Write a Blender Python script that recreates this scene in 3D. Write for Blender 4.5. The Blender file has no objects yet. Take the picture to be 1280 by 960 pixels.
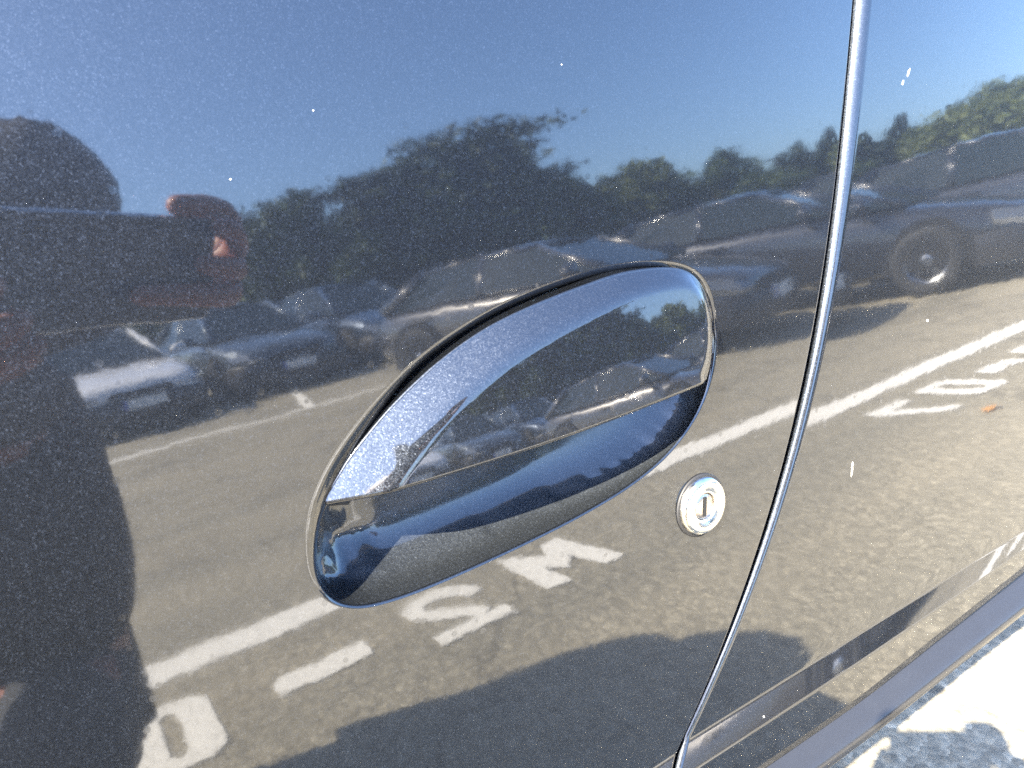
import bpy, bmesh, math, random
import numpy as np
from mathutils import Vector, Matrix
from mathutils.geometry import delaunay_2d_cdt

R = math.radians
sc = bpy.context.scene
COL = sc.collection

# ------------------------------------------------------------------ frame of the door, camera, light
TILT = R(8)                                   # the door skin leans in by this much
DOOR_N = np.array([0, -math.cos(TILT), math.sin(TILT)])     # outward
DOOR_U = np.array([1.0, 0, 0])
DOOR_V = np.array([0, math.sin(TILT), math.cos(TILT)])      # up along the skin
DOOR_O = np.array([0, 0, 0.98479])            # door point nearest to the lens
CAM = np.array([0.0, -0.24757, 1.01959])


def P(u, v, w=0.0):
    return DOOR_O + u * DOOR_U + v * DOOR_V + w * DOOR_N


def camera_axes(yaw=30, pitch=7.7, roll=12):
    y, p, r = R(yaw), R(pitch), R(roll)
    f = np.array([math.sin(y) * math.cos(p), math.cos(y) * math.cos(p), -math.sin(p)])
    rt = np.array([math.cos(y), -math.sin(y), 0])
    up = np.cross(rt, f)
    rt2 = rt * math.cos(r) - up * math.sin(r)
    up2 = up * math.cos(r) + rt * math.sin(r)
    a = -2 * TILT
    Rx = np.array([[1, 0, 0], [0, math.cos(a), -math.sin(a)], [0, math.sin(a), math.cos(a)]])
    return Rx @ f, Rx @ rt2, Rx @ up2


CF, CR, CU = camera_axes()
cam = bpy.data.cameras.new('camera')
cam_o = bpy.data.objects.new('camera', cam)
COL.objects.link(cam_o)
M = Matrix.Identity(4)
for i in range(3):
    M[i][0], M[i][1], M[i][2], M[i][3] = CR[i], CU[i], -CF[i], CAM[i]
cam_o.matrix_world = M
cam.sensor_width = 36
cam.lens = 36 * 962 / 1280
cam.clip_start = 0.01
cam.clip_end = 2000
cam.dof.use_dof = True
cam.dof.focus_distance = 0.42
cam.dof.aperture_fstop = 27
sc.camera = cam_o

SUN_EL, SUN_AZ = R(43), R(26)                 # azimuth: from -x, turned this much towards -y
SUN = Vector((-math.cos(SUN_EL) * math.cos(SUN_AZ), -math.cos(SUN_EL) * math.sin(SUN_AZ), math.sin(SUN_EL)))
w = bpy.data.worlds.new('World')
sc.world = w
w.use_nodes = True
nt = w.node_tree
sky = nt.nodes.new('ShaderNodeTexSky')
sky.sky_type = 'NISHITA'
sky.sun_disc = False
sky.sun_elevation = SUN_EL
sky.sun_rotation = math.atan2(SUN.x, SUN.y)
sky.air_density = 0.85
sky.altitude = 0
sky.dust_density = 1.7
sky.ozone_density = 7.0
nt.links.new(sky.outputs[0], nt.nodes['Background'].inputs[0])
nt.nodes['Background'].inputs[1].default_value = 0.122
sl = bpy.data.lights.new('sun', 'SUN')
sl.energy = 4.7
sl.angle = R(0.53)
sl.color = (1, 0.90, 0.72)
so = bpy.data.objects.new('sun', sl)
so.rotation_euler = SUN.to_track_quat('Z', 'Y').to_euler()
COL.objects.link(so)
sc.view_settings.view_transform = 'Standard'
sc.view_settings.look = 'None'
sc.view_settings.gamma = 1
sc.view_settings.exposure = 3.3
sc.cycles.max_bounces = 8
sc.cycles.glossy_bounces = 5
sc.cycles.sample_clamp_indirect = 8
sc.cycles.blur_glossy = 0.2
sc.cycles.use_denoising = False


# ------------------------------------------------------------------ helpers
def link(o, parent=None):
    COL.objects.link(o)
    if parent is not None:
        o.parent = parent
    return o


def mesh_obj(name, verts, faces, mat, parent=None, normals=None, smooth=True, mats=None, fmat=None):
    me = bpy.data.meshes.new(name)
    me.from_pydata([tuple(map(float, v)) for v in verts], [], [tuple(map(int, f)) for f in faces])
    if smooth:
        me.polygons.foreach_set('use_smooth', [True] * len(me.polygons))
    for m_ in (mats or [mat]):
        me.materials.append(m_)
    if fmat is not None:
        me.polygons.foreach_set('material_index', fmat)
    me.update()
    if normals is not None:
        me.normals_split_custom_set_from_vertices([tuple(map(float, n)) for n in normals])
    return link(bpy.data.objects.new(name, me), parent)


def bm_obj(name, bm, mat, parent=None, smooth=False):
    me = bpy.data.meshes.new(name)
    bm.to_mesh(me)
    bm.free()
    if smooth:
        me.polygons.foreach_set('use_smooth', [True] * len(me.polygons))
    me.materials.append(mat)
    return link(bpy.data.objects.new(name, me), parent)


def tag(o, label=None, cat=None, group=None, kind=None):
    if label: o['label'] = label
    if cat: o['category'] = cat
    if group: o['group'] = group
    if kind: o['kind'] = kind
    return o


def empty(name, loc=(0, 0, 0), rz=0.0):
    o = bpy.data.objects.new(name, None)
    o.location = loc
    o.rotation_euler = (0, 0, rz)
    return link(o)


def material(name, base=(0.5, 0.5, 0.5), rough=0.5, metal=0.0, coat=0.0, spec=0.5):
    m = bpy.data.materials.new(name)
    m.use_nodes = True
    b = m.node_tree.nodes['Principled BSDF']
    b.inputs['Base Color'].default_value = (*base, 1)
    b.inputs['Roughness'].default_value = rough
    b.inputs['Metallic'].default_value = metal
    b.inputs['Coat Weight'].default_value = coat
    b.inputs['Coat Roughness'].default_value = 0.03
    b.inputs['Specular IOR Level'].default_value = spec
    return m, m.node_tree, b


def node(t, kind, **kw):
    n = t.nodes.new(kind)
    for k, v in kw.items():
        if k in n.inputs.keys() if isinstance(k, str) else False:
            n.inputs[k].default_value = v
        else:
            setattr(n, k, v)
    return n


def noise(t, scale, detail=3, rough=0.55, vec=None):
    n = t.nodes.new('ShaderNodeTexNoise')
    n.inputs['Scale'].default_value = scale
    n.inputs['Detail'].default_value = detail
    n.inputs['Roughness'].default_value = rough
    if vec is not None:
        t.links.new(vec, n.inputs['Vector'])
    return n


def ramp(t, fac, stops):
    r = t.nodes.new('ShaderNodeValToRGB')
    el = r.color_ramp.elements
    while len(el) < len(stops):
        el.new(0.5)
    for e, (p, c) in zip(el, stops):
        e.position = p
        e.color = (*c, 1) if len(c) == 3 else c
    t.links.new(fac, r.inputs[0])
    return r


def geo_pos(t):
    return t.nodes.new('ShaderNodeNewGeometry').outputs['Position']


def tc_obj(t):
    return t.nodes.new('ShaderNodeTexCoord').outputs['Object']


def sstep(a, b, x):
    t = np.clip((x - a) / (b - a), 0, 1)
    return t * t * (3 - 2 * t)


# ------------------------------------------------------------------ materials
def paint_material(name, base, flake_amp, coat_ior, rough=0.33, peel=0.000028):
    m, t, b = material(name, base, rough, 0.92, 1.0)
    pos = tc_obj(t)
    vo = t.nodes.new('ShaderNodeTexVoronoi')
    vo.inputs['Scale'].default_value = 2600
    t.links.new(pos, vo.inputs['Vector'])
    sub = t.nodes.new('ShaderNodeVectorMath'); sub.operation = 'SUBTRACT'
    sub.inputs[1].default_value = (0.5, 0.5, 0.5)
    t.links.new(vo.outputs['Color'], sub.inputs[0])
    sca = t.nodes.new('ShaderNodeVectorMath'); sca.operation = 'SCALE'
    sca.inputs['Scale'].default_value = flake_amp
    t.links.new(sub.outputs[0], sca.inputs[0])
    add = t.nodes.new('ShaderNodeVectorMath'); add.operation = 'ADD'
    g = t.nodes.new('ShaderNodeNewGeometry')
    t.links.new(sca.outputs[0], add.inputs[0])
    t.links.new(g.outputs['Normal'], add.inputs[1])
    nrm = t.nodes.new('ShaderNodeVectorMath'); nrm.operation = 'NORMALIZE'
    t.links.new(add.outputs[0], nrm.inputs[0])
    t.links.new(nrm.outputs[0], b.inputs['Normal'])
    # flake tone: a few cells are bright aluminium, most are the dark pigment
    sep = t.nodes.new('ShaderNodeSeparateColor')
    t.links.new(vo.outputs['Color'], sep.inputs[0])
    cr = ramp(t, sep.outputs[2], [(0.0, tuple(c * 0.72 for c in base)), (0.7, base), (0.93, tuple(min(1, c * 1.3) for c in base)),
                                  (0.988, tuple(min(1, c * 2.2) for c in base))])
    t.links.new(cr.outputs[0], b.inputs['Base Color'])
    # clear coat: mirror with faint orange peel
    b.inputs['Coat IOR'].default_value = coat_ior
    b.inputs['Coat Roughness'].default_value = 0.012
    n1 = noise(t, 55, 2, 0.5, pos)
    n2 = noise(t, 420, 1, 0.5, pos)
    ma = t.nodes.new('ShaderNodeMath'); ma.operation = 'MULTIPLY_ADD'
    ma.inputs[1].default_value = 0.06
    t.links.new(n2.outputs[0], ma.inputs[0]); t.links.new(n1.outputs[0], ma.inputs[2])
    bu = t.nodes.new('ShaderNodeBump')
    bu.inputs['Strength'].default_value = 1.0
    bu.inputs['Distance'].default_value = peel
    t.links.new(ma.outputs[0], bu.inputs['Height'])
    t.links.new(bu.outputs[0], b.inputs['Coat Normal'])
    # thin dust film lifts the roughness a little in patches
    n3 = noise(t, 14, 4, 0.6, pos)
    mr = t.nodes.new('ShaderNodeMapRange')
    mr.inputs['From Min'].default_value = 0.35; mr.inputs['From Max'].default_value = 0.75
    mr.inputs['To Min'].default_value = 0.030; mr.inputs['To Max'].default_value = 0.050
    t.links.new(n3.outputs[0], mr.inputs[0])
    ws = t.nodes.new('ShaderNodeTexVoronoi'); ws.inputs['Scale'].default_value = 130; ws.inputs['Randomness'].default_value = 1
    t.links.new(pos, ws.inputs['Vector'])
    wsr = ramp(t, ws.outputs['Distance'], [(0.0, (0.02, 0.02, 0.02)), (0.13, (0.05, 0.05, 0.05)), (0.19, (0.0, 0.0, 0.0))])
    wadd = t.nodes.new('ShaderNodeMath'); wadd.operation = 'ADD'
    t.links.new(mr.outputs[0], wadd.inputs[0]); t.links.new(wsr.outputs[0], wadd.inputs[1])
    t.links.new(wadd.outputs[0], b.inputs['Coat Roughness'])
    return m


PAINT = paint_material('metallic_graphite_paint', (0.0175, 0.021, 0.0275), 0.12, 1.8, 0.5)
PAINT_LEVER = paint_material('metallic_lever_paint', (0.0185, 0.0215, 0.027), 0.30, 1.8, 0.5)
PAINT_RECESS = paint_material('brightened_recess_paint', (0.040, 0.046, 0.054), 0.2, 1.6, 0.55)  # body paint with its base lightened, so the recess looks sunlit and hazy
t_ = PAINT_RECESS.node_tree
for n_ in t_.nodes:
    if n_.type == 'MAP_RANGE':
        n_.inputs['To Min'].default_value = 0.06; n_.inputs['To Max'].default_value = 0.14
BLACK_RUBBER = material('black_rubber', (0.012, 0.012, 0.013), 0.6)[0]
CHROME, t_, b_ = material('lock_chrome', (0.80, 0.77, 0.70), 0.15, 1.0)
n_ = noise(t_, 300, 3, 0.6, tc_obj(t_))
r_ = ramp(t_, n_.outputs[0], [(0.3, (0.14, 0.14, 0.14)), (0.75, (0.32, 0.32, 0.32))])
t_.links.new(r_.outputs[0], b_.inputs['Roughness'])
STEEL, t_, b_ = material('worn_lock_steel', (0.62, 0.56, 0.50), 0.3, 1.0)
n_ = noise(t_, 900, 4, 0.6, tc_obj(t_))
r_ = ramp(t_, n_.outputs[0], [(0.3, (0.42, 0.36, 0.31)), (0.7, (0.72, 0.67, 0.6))])
t_.links.new(r_.outputs[0], b_.inputs['Base Color'])
DARK = material('dark_void', (0.006, 0.006, 0.006), 0.8)[0]
PLASTIC, t_, b_ = material('moulding_plastic', (0.017, 0.018, 0.021), 0.3)
n_ = noise(t_, 60, 5, 0.65, tc_obj(t_))
r_ = ramp(t_, n_.outputs[0], [(0.35, (0.16, 0.16, 0.16)), (0.7, (0.34, 0.34, 0.34))])
t_.links.new(r_.outputs[0], b_.inputs['Roughness'])
n2_ = noise(t_, 2200, 2, 0.5, tc_obj(t_))
bu_ = node(t_, 'ShaderNodeBump'); bu_.inputs['Distance'].default_value = 0.00006; bu_.inputs['Strength'].default_value = 0.6
t_.links.new(n2_.outputs[0], bu_.inputs['Height']); t_.links.new(bu_.outputs[0], b_.inputs['Normal'])
CHIP = material('white_grit', (0.75, 0.74, 0.7), 0.7)[0]


def asphalt():
    m, t, b = material('asphalt', (0.2, 0.19, 0.17), 0.9)
    pos = geo_pos(t)
    vo = t.nodes.new('ShaderNodeTexVoronoi'); vo.inputs['Scale'].default_value = 85
    t.links.new(pos, vo.inputs['Vector'])
    sep = t.nodes.new('ShaderNodeSeparateColor'); t.links.new(vo.outputs['Color'], sep.inputs[0])
    fine = ramp(t, sep.outputs[0], [(0.0, (0.205, 0.185, 0.141)), (0.5, (0.26, 0.236, 0.182)), (0.85, (0.32, 0.29, 0.224)), (1.0, (0.41, 0.372, 0.288))])
    nz = noise(t, 34, 4, 0.65, pos)
    mid = ramp(t, nz.outputs[0], [(0.3, (0.62, 0.615, 0.60)), (0.72, (1.32, 1.31, 1.27))])
    mp = t.nodes.new('ShaderNodeMapping'); mp.inputs['Scale'].default_value = (0.35, 2.2, 1)
    mp.inputs['Rotation'].default_value = (0, 0, 0.12)
    t.links.new(pos, mp.inputs[0])
    nl = noise(t, 0.9, 4, 0.6, mp.outputs[0])
    big = ramp(t, nl.outputs[0], [(0.3, (0.78, 0.79, 0.8)), (0.7, (1.12, 1.1, 1.07))])
    mx = t.nodes.new('ShaderNodeMix'); mx.data_type = 'RGBA'; mx.blend_type = 'MULTIPLY'; mx.inputs[0].default_value = 1
    t.links.new(fine.outputs[0], mx.inputs[6]); t.links.new(mid.outputs[0], mx.inputs[7])
    mx2 = t.nodes.new('ShaderNodeMix'); mx2.data_type = 'RGBA'; mx2.blend_type = 'MULTIPLY'; mx2.inputs[0].default_value = 1
    t.links.new(mx.outputs[2], mx2.inputs[6]); t.links.new(big.outputs[0], mx2.inputs[7])
    st = noise(t, 0.7, 5, 0.65, pos)
    stn = ramp(t, st.outputs[0], [(0.34, (0.70, 0.70, 0.70)), (0.45, (1, 1, 1)), (1.0, (1, 1, 1))])
    ck = t.nodes.new('ShaderNodeTexVoronoi'); ck.feature = 'DISTANCE_TO_EDGE'; ck.inputs['Scale'].default_value = 0.42
    wob = noise(t, 2.5, 4, 0.6, pos)
    wv = t.nodes.new('ShaderNodeVectorMath'); wv.operation = 'ADD'
    t.links.new(pos, wv.inputs[0]); t.links.new(wob.outputs['Color'], wv.inputs[1])
    t.links.new(wv.outputs[0], ck.inputs['Vector'])
    crk = ramp(t, ck.outputs['Distance'], [(0.0, (0.45, 0.45, 0.45)), (0.004, (0.6, 0.6, 0.6)), (0.009, (1, 1, 1))])
    m3 = t.nodes.new('ShaderNodeMix'); m3.data_type = 'RGBA'; m3.blend_type = 'MULTIPLY'; m3.inputs[0].default_value = 1
    m4 = t.nodes.new('ShaderNodeMix'); m4.data_type = 'RGBA'; m4.blend_type = 'MULTIPLY'; m4.inputs[0].default_value = 0.7
    t.links.new(mx2.outputs[2], m3.inputs[6]); t.links.new(stn.outputs[0], m3.inputs[7])
    t.links.new(m3.outputs[2], m4.inputs[6]); t.links.new(crk.outputs[0], m4.inputs[7])
    t.links.new(m4.outputs[2], b.inputs['Base Color'])
    bu = t.nodes.new('ShaderNodeBump'); bu.inputs['Distance'].default_value = 0.003; bu.inputs['Strength'].default_value = 0.6
    ad = t.nodes.new('ShaderNodeMath'); ad.operation = 'SUBTRACT'
    t.links.new(nz.outputs[0], ad.inputs[0]); t.links.new(vo.outputs['Distance'], ad.inputs[1])
    t.links.new(ad.outputs[0], bu.inputs['Height']); t.links.new(bu.outputs[0], b.inputs['Normal'])
    return m


ASPHALT = asphalt()


def road_paint():
    m, t, b = material('worn_road_paint', (0.75, 0.73, 0.67), 0.75)
    pos = geo_pos(t)
    n = noise(t, 60, 5, 0.7, pos)
    r = ramp(t, n.outputs[0], [(0.30, (0.32, 0.30, 0.26)), (0.43, (0.72, 0.69, 0.62)), (0.7, (0.86, 0.83, 0.75))])
    t.links.new(r.outputs[0], b.inputs['Base Color'])
    bu = t.nodes.new('ShaderNodeBump'); bu.inputs['Distance'].default_value = 0.004
    t.links.new(n.outputs[0], bu.inputs['Height']); t.links.new(bu.outputs[0], b.inputs['Normal'])
    return m


ROADPAINT = road_paint()

# ------------------------------------------------------------------ the setting: ground
gr = mesh_obj('ground', [(-400, -400, 0), (400, -400, 0), (400, 60, 0), (-400, 60, 0)], [(0, 1, 2, 3)], ASPHALT, smooth=False)
tag(gr, kind='structure')


def flat_poly(name, pts, z, mat, jitter=0.006, seed=0):
    """a painted marking: outline subdivided, worn edge, laid as a sheet just above the asphalt"""
    rnd = random.Random(seed)
    out = []
    for (a, b) in zip(pts, pts[1:] + pts[:1]):
        L = math.dist(a, b)
        n = max(1, int(L / 0.03)) if L < 8 else int(L / 0.12)
        for k in range(n):
            f = k / n
            out.append((a[0] + (b[0] - a[0]) * f + rnd.uniform(-jitter, jitter), a[1] + (b[1] - a[1]) * f + rnd.uniform(-jitter, jitter)))
    bm = bmesh.new()
    vs = [bm.verts.new((x, y, z)) for x, y in out]
    f = bm.faces.new(vs)
    bmesh.ops.triangulate(bm, faces=[f])
    bmesh.ops.recalc_face_normals(bm, faces=bm.faces)
    if sum(ff.normal.z for ff in bm.faces) < 0:
        bmesh.ops.reverse_faces(bm, faces=bm.faces)
    return bm_obj(name, bm, mat)


def stroke(pts, wd):
    """outline polygon of a poly-line stroke"""
    L, Rr = [], []
    n = len(pts)
    for i, p in enumerate(pts):
        a = pts[max(0, i - 1)]; b = pts[min(n - 1, i + 1)]
        dx, dy = b[0] - a[0], b[1] - a[1]
        l = math.hypot(dx, dy)
        nx, ny = -dy / l * wd / 2, dx / l * wd / 2
        L.append((p[0] + nx, p[1] + ny)); Rr.append((p[0] - nx, p[1] - ny))
    return L + Rr[::-1]


tag(flat_poly('bay_line', [(-6, -2.19), (13, -2.82), (13, -2.66), (-6, -2.01)], 0.004, ROADPAINT, 0.007, 1),
    'long white line painted on the asphalt beside the lettering', 'painted line')
tag(flat_poly('bay_line', [(-1.2, -8.38), (9.0, -8.38), (9.0, -8.22), (-1.2, -8.22)], 0.004, ROADPAINT, 0.02, 2),
    'worn white line painted in front of the far parked cars', 'painted line')
for k, xx in enumerate((-2.4, -0.35, 2.3, 4.8, 7.2)):
    tag(flat_poly('bay_divider', [(xx, -8.4), (xx + 0.12, -8.4), (xx + 1.0, -13), (xx + 0.88, -13)], 0.004, ROADPAINT, 0.01, 20 + k),
        ('white divider left of the far white car', 'white divider at the left side of the far white car', 'white divider between the white car and the blue grey car', 'white divider between the blue grey car and the navy car', 'white divider right of the far navy car')[k], 'painted line', 'dividers of the far parking bays')
# the code painted on the ground, read from the car: 0-07 M2-0
GL = 'characters painted on the asphalt'
tag(flat_poly('painted_letter', [(1.10, -1.70), (1.185, -1.70), (1.195, -1.86), (1.245, -1.79), (1.30, -1.87), (1.325, -1.70), (1.41, -1.70),
                                 (1.375, -2.05), (1.30, -2.05), (1.245, -1.93), (1.19, -2.05), (1.12, -2.05)][::-1], 0.005, ROADPAINT, 0.004, 3),
    'white letter M painted on the asphalt', 'painted letter', GL)
tag(flat_poly('painted_digit', stroke([(0.955, -1.90), (0.93, -1.97), (0.87, -2.012), (0.80, -2.01), (0.752, -1.97), (0.755, -1.915), (0.80, -1.868), (0.865, -1.81),
                                       (0.905, -1.752)], 0.075) , 0.005, ROADPAINT, 0.003, 4),
    'white digit 2 painted beside the letter M', 'painted digit', GL)
two_foot = flat_poly('digit_foot', [(0.965, -1.745), (0.965, -1.665), (0.715, -1.665), (0.715, -1.735)], 0.0062, ROADPAINT, 0.003, 5)
two_foot.parent = bpy.data.objects['painted_digit']
tag(flat_poly('painted_dash', [(0.295, -1.90), (0.57, -1.925), (0.565, -1.81), (0.295, -1.80)], 0.005, ROADPAINT, 0.004, 6),
    'short white dash painted after the digit 2', 'painted dash', GL)


def painted_zero(x0, x1, y0, y1, bar, seed, label):
    o = empty('painted_digit', ((x0 + x1) / 2, (y0 + y1) / 2, 0.004))
    tag(o, label, 'painted digit', GL)
    ox, oy = (x0 + x1) / 2, (y0 + y1) / 2
    c = 0.04
    outer = [(x0 + c, y0), (x1 - c, y0), (x1, y0 + c), (x1, y1 - c), (x1 - c, y1), (x0 + c, y1), (x0, y1 - c), (x0, y0 + c)]
    bx, by = bar, bar * 0.7
    inner = [(x0 + bx + .02, y0 + by), (x1 - bx - .02, y0 + by), (x1 - bx, y0 + by + .02), (x1 - bx, y1 - by - .02), (x1 - bx - .02, y1 - by),
             (x0 + bx + .02, y1 - by), (x0 + bx, y1 - by - .02), (x0 + bx, y0 + by + .02)]
    vs = [(a - ox, b - oy, 0.001) for a, b in outer + inner]
    fs = [(i, (i + 1) % 8, 8 + (i + 1) % 8, 8 + i) for i in range(8)]
    mesh_obj('stroke', vs, fs, ROADPAINT, o, smooth=False)
    return o


painted_zero(-0.075, 0.14, -2.05, -1.66, 0.086, 1, 'white digit 0 painted at the end of the code, nearest the dash')
painted_zero(3.38, 3.64, -2.15, -1.80, 0.090, 2, 'white digit 0 painted beside the digit 7')
painted_zero(4.20, 4.47, -2.15, -1.82, 0.090, 3, 'white digit 0 painted before the far dash')
tag(flat_poly('painted_digit', [(3.00, -2.14), (3.27, -2.14), (3.27, -2.05), (3.10, -2.05), (3.205, -1.77), (3.115, -1.77), (3.00, -2.06)], 0.005, ROADPAINT, 0.004, 7),
    'white digit 7 painted on the asphalt', 'painted digit', GL)
tag(flat_poly('painted_dash', [(3.78, -2.07), (4.06, -2.07), (4.06, -1.96), (3.78, -1.96)], 0.005, ROADPAINT, 0.004, 8),
    'short white dash painted between the two digits 0', 'painted dash', GL)
tag(flat_poly('painted_digit', [(4.63, -2.18), (4.90, -2.18), (4.90, -2.09), (4.73, -2.09), (4.83, -1.84), (4.74, -1.84), (4.63, -2.1)], 0.005, ROADPAINT, 0.004, 9),
    'white digit 7 painted at the far end of the code', 'painted digit', GL)

# ------------------------------------------------------------------ the car in the close-up
car = empty('parked_car', (0, 0, 0))
tag(car, 'dark metallic grey car seen at its door handle, reflecting the car park', 'car')

GAPV = np.array([0.0629, 0.0261, -0.0116, -0.0619, -0.1213, -0.1601, -0.2011, -0.2467, -0.2932])
GAPU = np.array([0.3746, 0.3682, 0.3584, 0.3451, 0.3265, 0.3082, 0.2834, 0.2495, 0.2119])
GAPC = np.polyfit(GAPV, GAPU, 3)
V_TOP, V_CR, V_BOT = 0.15, -0.285, -0.362


def gap_u(v):
    v = np.asarray(v, float)
    vv = np.clip(v, -0.31, 0.07)
    d = np.polyval(np.polyder(GAPC), vv)
    return np.polyval(GAPC, vv) + d * (v - vv)


def ramp_soft(x, x0, x1, k):
    """0 above x0, rises linearly to 1 at x1 (x falling), ends rounded by k"""
    def soft(z):
        return np.where(z < -k, 0, np.where(z > k, z, (z + k) ** 2 / (4 * k)))
    return (soft(x0 - x) - soft(x1 - x)) / (x0 - x1)


def skin(u, v):
    """height of the body skin over the door plane"""
    u = np.asarray(u, float); v = np.asarray(v, float)
    T = np.interp(u, [0.20, 0.28, 0.36, 0.46, 0.54, 0.64], [1.32, 1.26, 1.12, 0.92, 0.70, 0.25])
    h = T * (0.0040 * ramp_soft(v, -0.2858, -0.2998, 0.0010))
    h = h - np.where(v < -0.345, ((-0.345 - v)) * 0.9, 0)
    h = h - np.where(v > 0.09, (v - 0.09) ** 2 * 3.2, 0)
    return h


def quarter_skin(u, v):
    return skin(u, v) + 0.030 * (u - 0.31) + 0.046 * (u - 0.33) * (v + 0.10) * sstep(0.3, 0.45, u)


def skin_normal(fn, u, v, e=2e-4):
    wu = (fn(u + e, v) - fn(u - e, v)) / (2 * e)
    wv = (fn(u, v + e) - fn(u, v - e)) / (2 * e)
    n = -np.outer(wu, DOOR_U) - np.outer(wv, DOOR_V) + DOOR_N[None, :]
    return n / np.linalg.norm(n, axis=1)[:, None]


def PV(u, v, w):
    return DOOR_O[None, :] + np.outer(u, DOOR_U) + np.outer(v, DOOR_V) + np.outer(w, DOOR_N)


def resample(pts, n, closed=True, smooth=0):
    p = np.array(pts, float)
    if closed:
        p = np.vstack([p, p[:1]])
    # Catmull-Rom
    out = []
    m = len(p) - 1
    for i in range(m):
        p0 = p[(i - 1) % m] if closed else p[max(i - 1, 0)]
        p1, p2 = p[i], p[i + 1]
        p3 = p[(i + 2) % m] if closed else p[min(i + 2, m)]
        for k in range(24):
            t = k / 24
            out.append(0.5 * (2 * p1 + (p2 - p0) * t + (2 * p0 - 5 * p1 + 4 * p2 - p3) * t * t + (3 * p1 - p0 - 3 * p2 + p3) * t ** 3))
    if not closed:
        out.append(p[-1])
    q = np.array(out)
    if closed:
        q = np.vstack([q, q[:1]])
    s = np.concatenate([[0], np.cumsum(np.linalg.norm(np.diff(q, axis=0), axis=1))])
    ss = np.linspace(0, s[-1], n + 1 if closed else n)
    r = np.stack([np.interp(ss, s, q[:, 0]), np.interp(ss, s, q[:, 1])], 1)
    if closed:
        r = r[:-1]
        for _ in range(smooth):
            r = 0.5 * r + 0.25 * (np.roll(r, 1, 0) + np.roll(r, -1, 0))
    return r


OUTL = [(0.0573, -0.1126), (0.0594, -0.1013), (0.0646, -0.0912), (0.0722, -0.0819), (0.0846, -0.0715), (0.1037, -0.0598), (0.1249, -0.0504), (0.1543, -0.0426),
        (0.1942, -0.0385), (0.2246, -0.0399), (0.2454, -0.0447), (0.2571, -0.0525), (0.2631, -0.0647), (0.2637, -0.0818), (0.2594, -0.0982), (0.2483, -0.1149),
        (0.2288, -0.1289), (0.2035, -0.1374), (0.1713, -0.1421), (0.1381, -0.1442), (0.1082, -0.1450), (0.0879, -0.1444), (0.0723, -0.1419), (0.0640, -0.1370),
        (0.0586, -0.1299), (0.0568, -0.1215)]
NO = 280
outline = resample(OUTL, NO, True, 14)          # outer edge of the rolled rim, clockwise from the left
tan_ = np.roll(outline, -1, 0) - np.roll(outline, 1, 0)
tan_ /= np.linalg.norm(tan_, axis=1)[:, None]
inw = np.stack([tan_[:, 1], -tan_[:, 0]], 1)     # inward
cen = outline.mean(0)
if np.mean(np.sum(inw * (cen - outline), 1)) < 0:
    inw = -inw
# rim radius: broad at the left end, tight along the bottom and the right
ang = np.arctan2(outline[:, 1] - cen[1], outline[:, 0] - cen[0])
left_w = np.clip(1 - np.abs(((ang - R(174) + math.pi) % (2 * math.pi)) - math.pi) / R(30), 0, 1)
left_w = left_w ** 2 * (3 - 2 * left_w)
rim_r = 0.0012 + 0.0105 * left_w + 0.0026 * np.clip((outline[:, 1] - cen[1]) / 0.035 + 0.5, 0, 1)
for _ in range(20):
    rim_r = 0.5 * rim_r + 0.25 * (np.roll(rim_r, 1) + np.roll(rim_r, -1))
inner = outline + inw * rim_r[:, None]
for _ in range(6):
    inner = 0.5 * inner + 0.25 * (np.roll(inner, 1, 0) + np.roll(inner, -1, 0))


def inside(poly, p):
    x, y = p[:, 0], p[:, 1]
    c = np.zeros(len(p), bool)
    n = len(poly)
    for i in range(n):
        x1, y1 = poly[i]; x2, y2 = poly[(i + 1) % n]
        if y1 == y2:
            continue
        hit = ((y1 > y) != (y2 > y)) & (x < (x2 - x1) * (y - y1) / (y2 - y1) + x1)
        c ^= hit
    return c


def dist_poly(poly, p, closed=True):
    a = poly
    b = np.roll(poly, -1, 0) if closed else poly[1:]
    if not closed:
        a = poly[:-1]
    d = b - a
    L2 = np.sum(d * d, 1) + 1e-18
    best = np.full(len(p), 1e9)
    for i in range(len(a)):
        t = np.clip(((p - a[i]) @ d[i]) / L2[i], 0, 1)
        q = a[i] + t[:, None] * d[i]
        best = np.minimum(best, np.hypot(p[:, 0] - q[:, 0], p[:, 1] - q[:, 1]))
    return best


def cdt(loops, extra, keep):
    pts, edges = [], []
    for lp in loops:
        s = len(pts)
        pts += [Vector((float(a), float(b))) for a, b in lp]
        edges += [(s + i, s + (i + 1) % len(lp)) for i in range(len(lp))]
    pts += [Vector((float(a), float(b))) for a, b in extra]
    r = delaunay_2d_cdt(pts, edges, [], 0, 1e-7)
    v = np.array([tuple(x) for x in r[0]])
    f = np.array([tuple(x) for x in r[2]])
    c = v[f].mean(1)
    f = f[keep(c)]
    # consistent winding
    A = v[f[:, 0]]; B = v[f[:, 1]]; C_ = v[f[:, 2]]
    cr = (B[:, 0] - A[:, 0]) * (C_[:, 1] - A[:, 1]) - (B[:, 1] - A[:, 1]) * (C_[:, 0] - A[:, 0])
    f[cr < 0] = f[cr < 0][:, ::-1]
    return v, f


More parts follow.
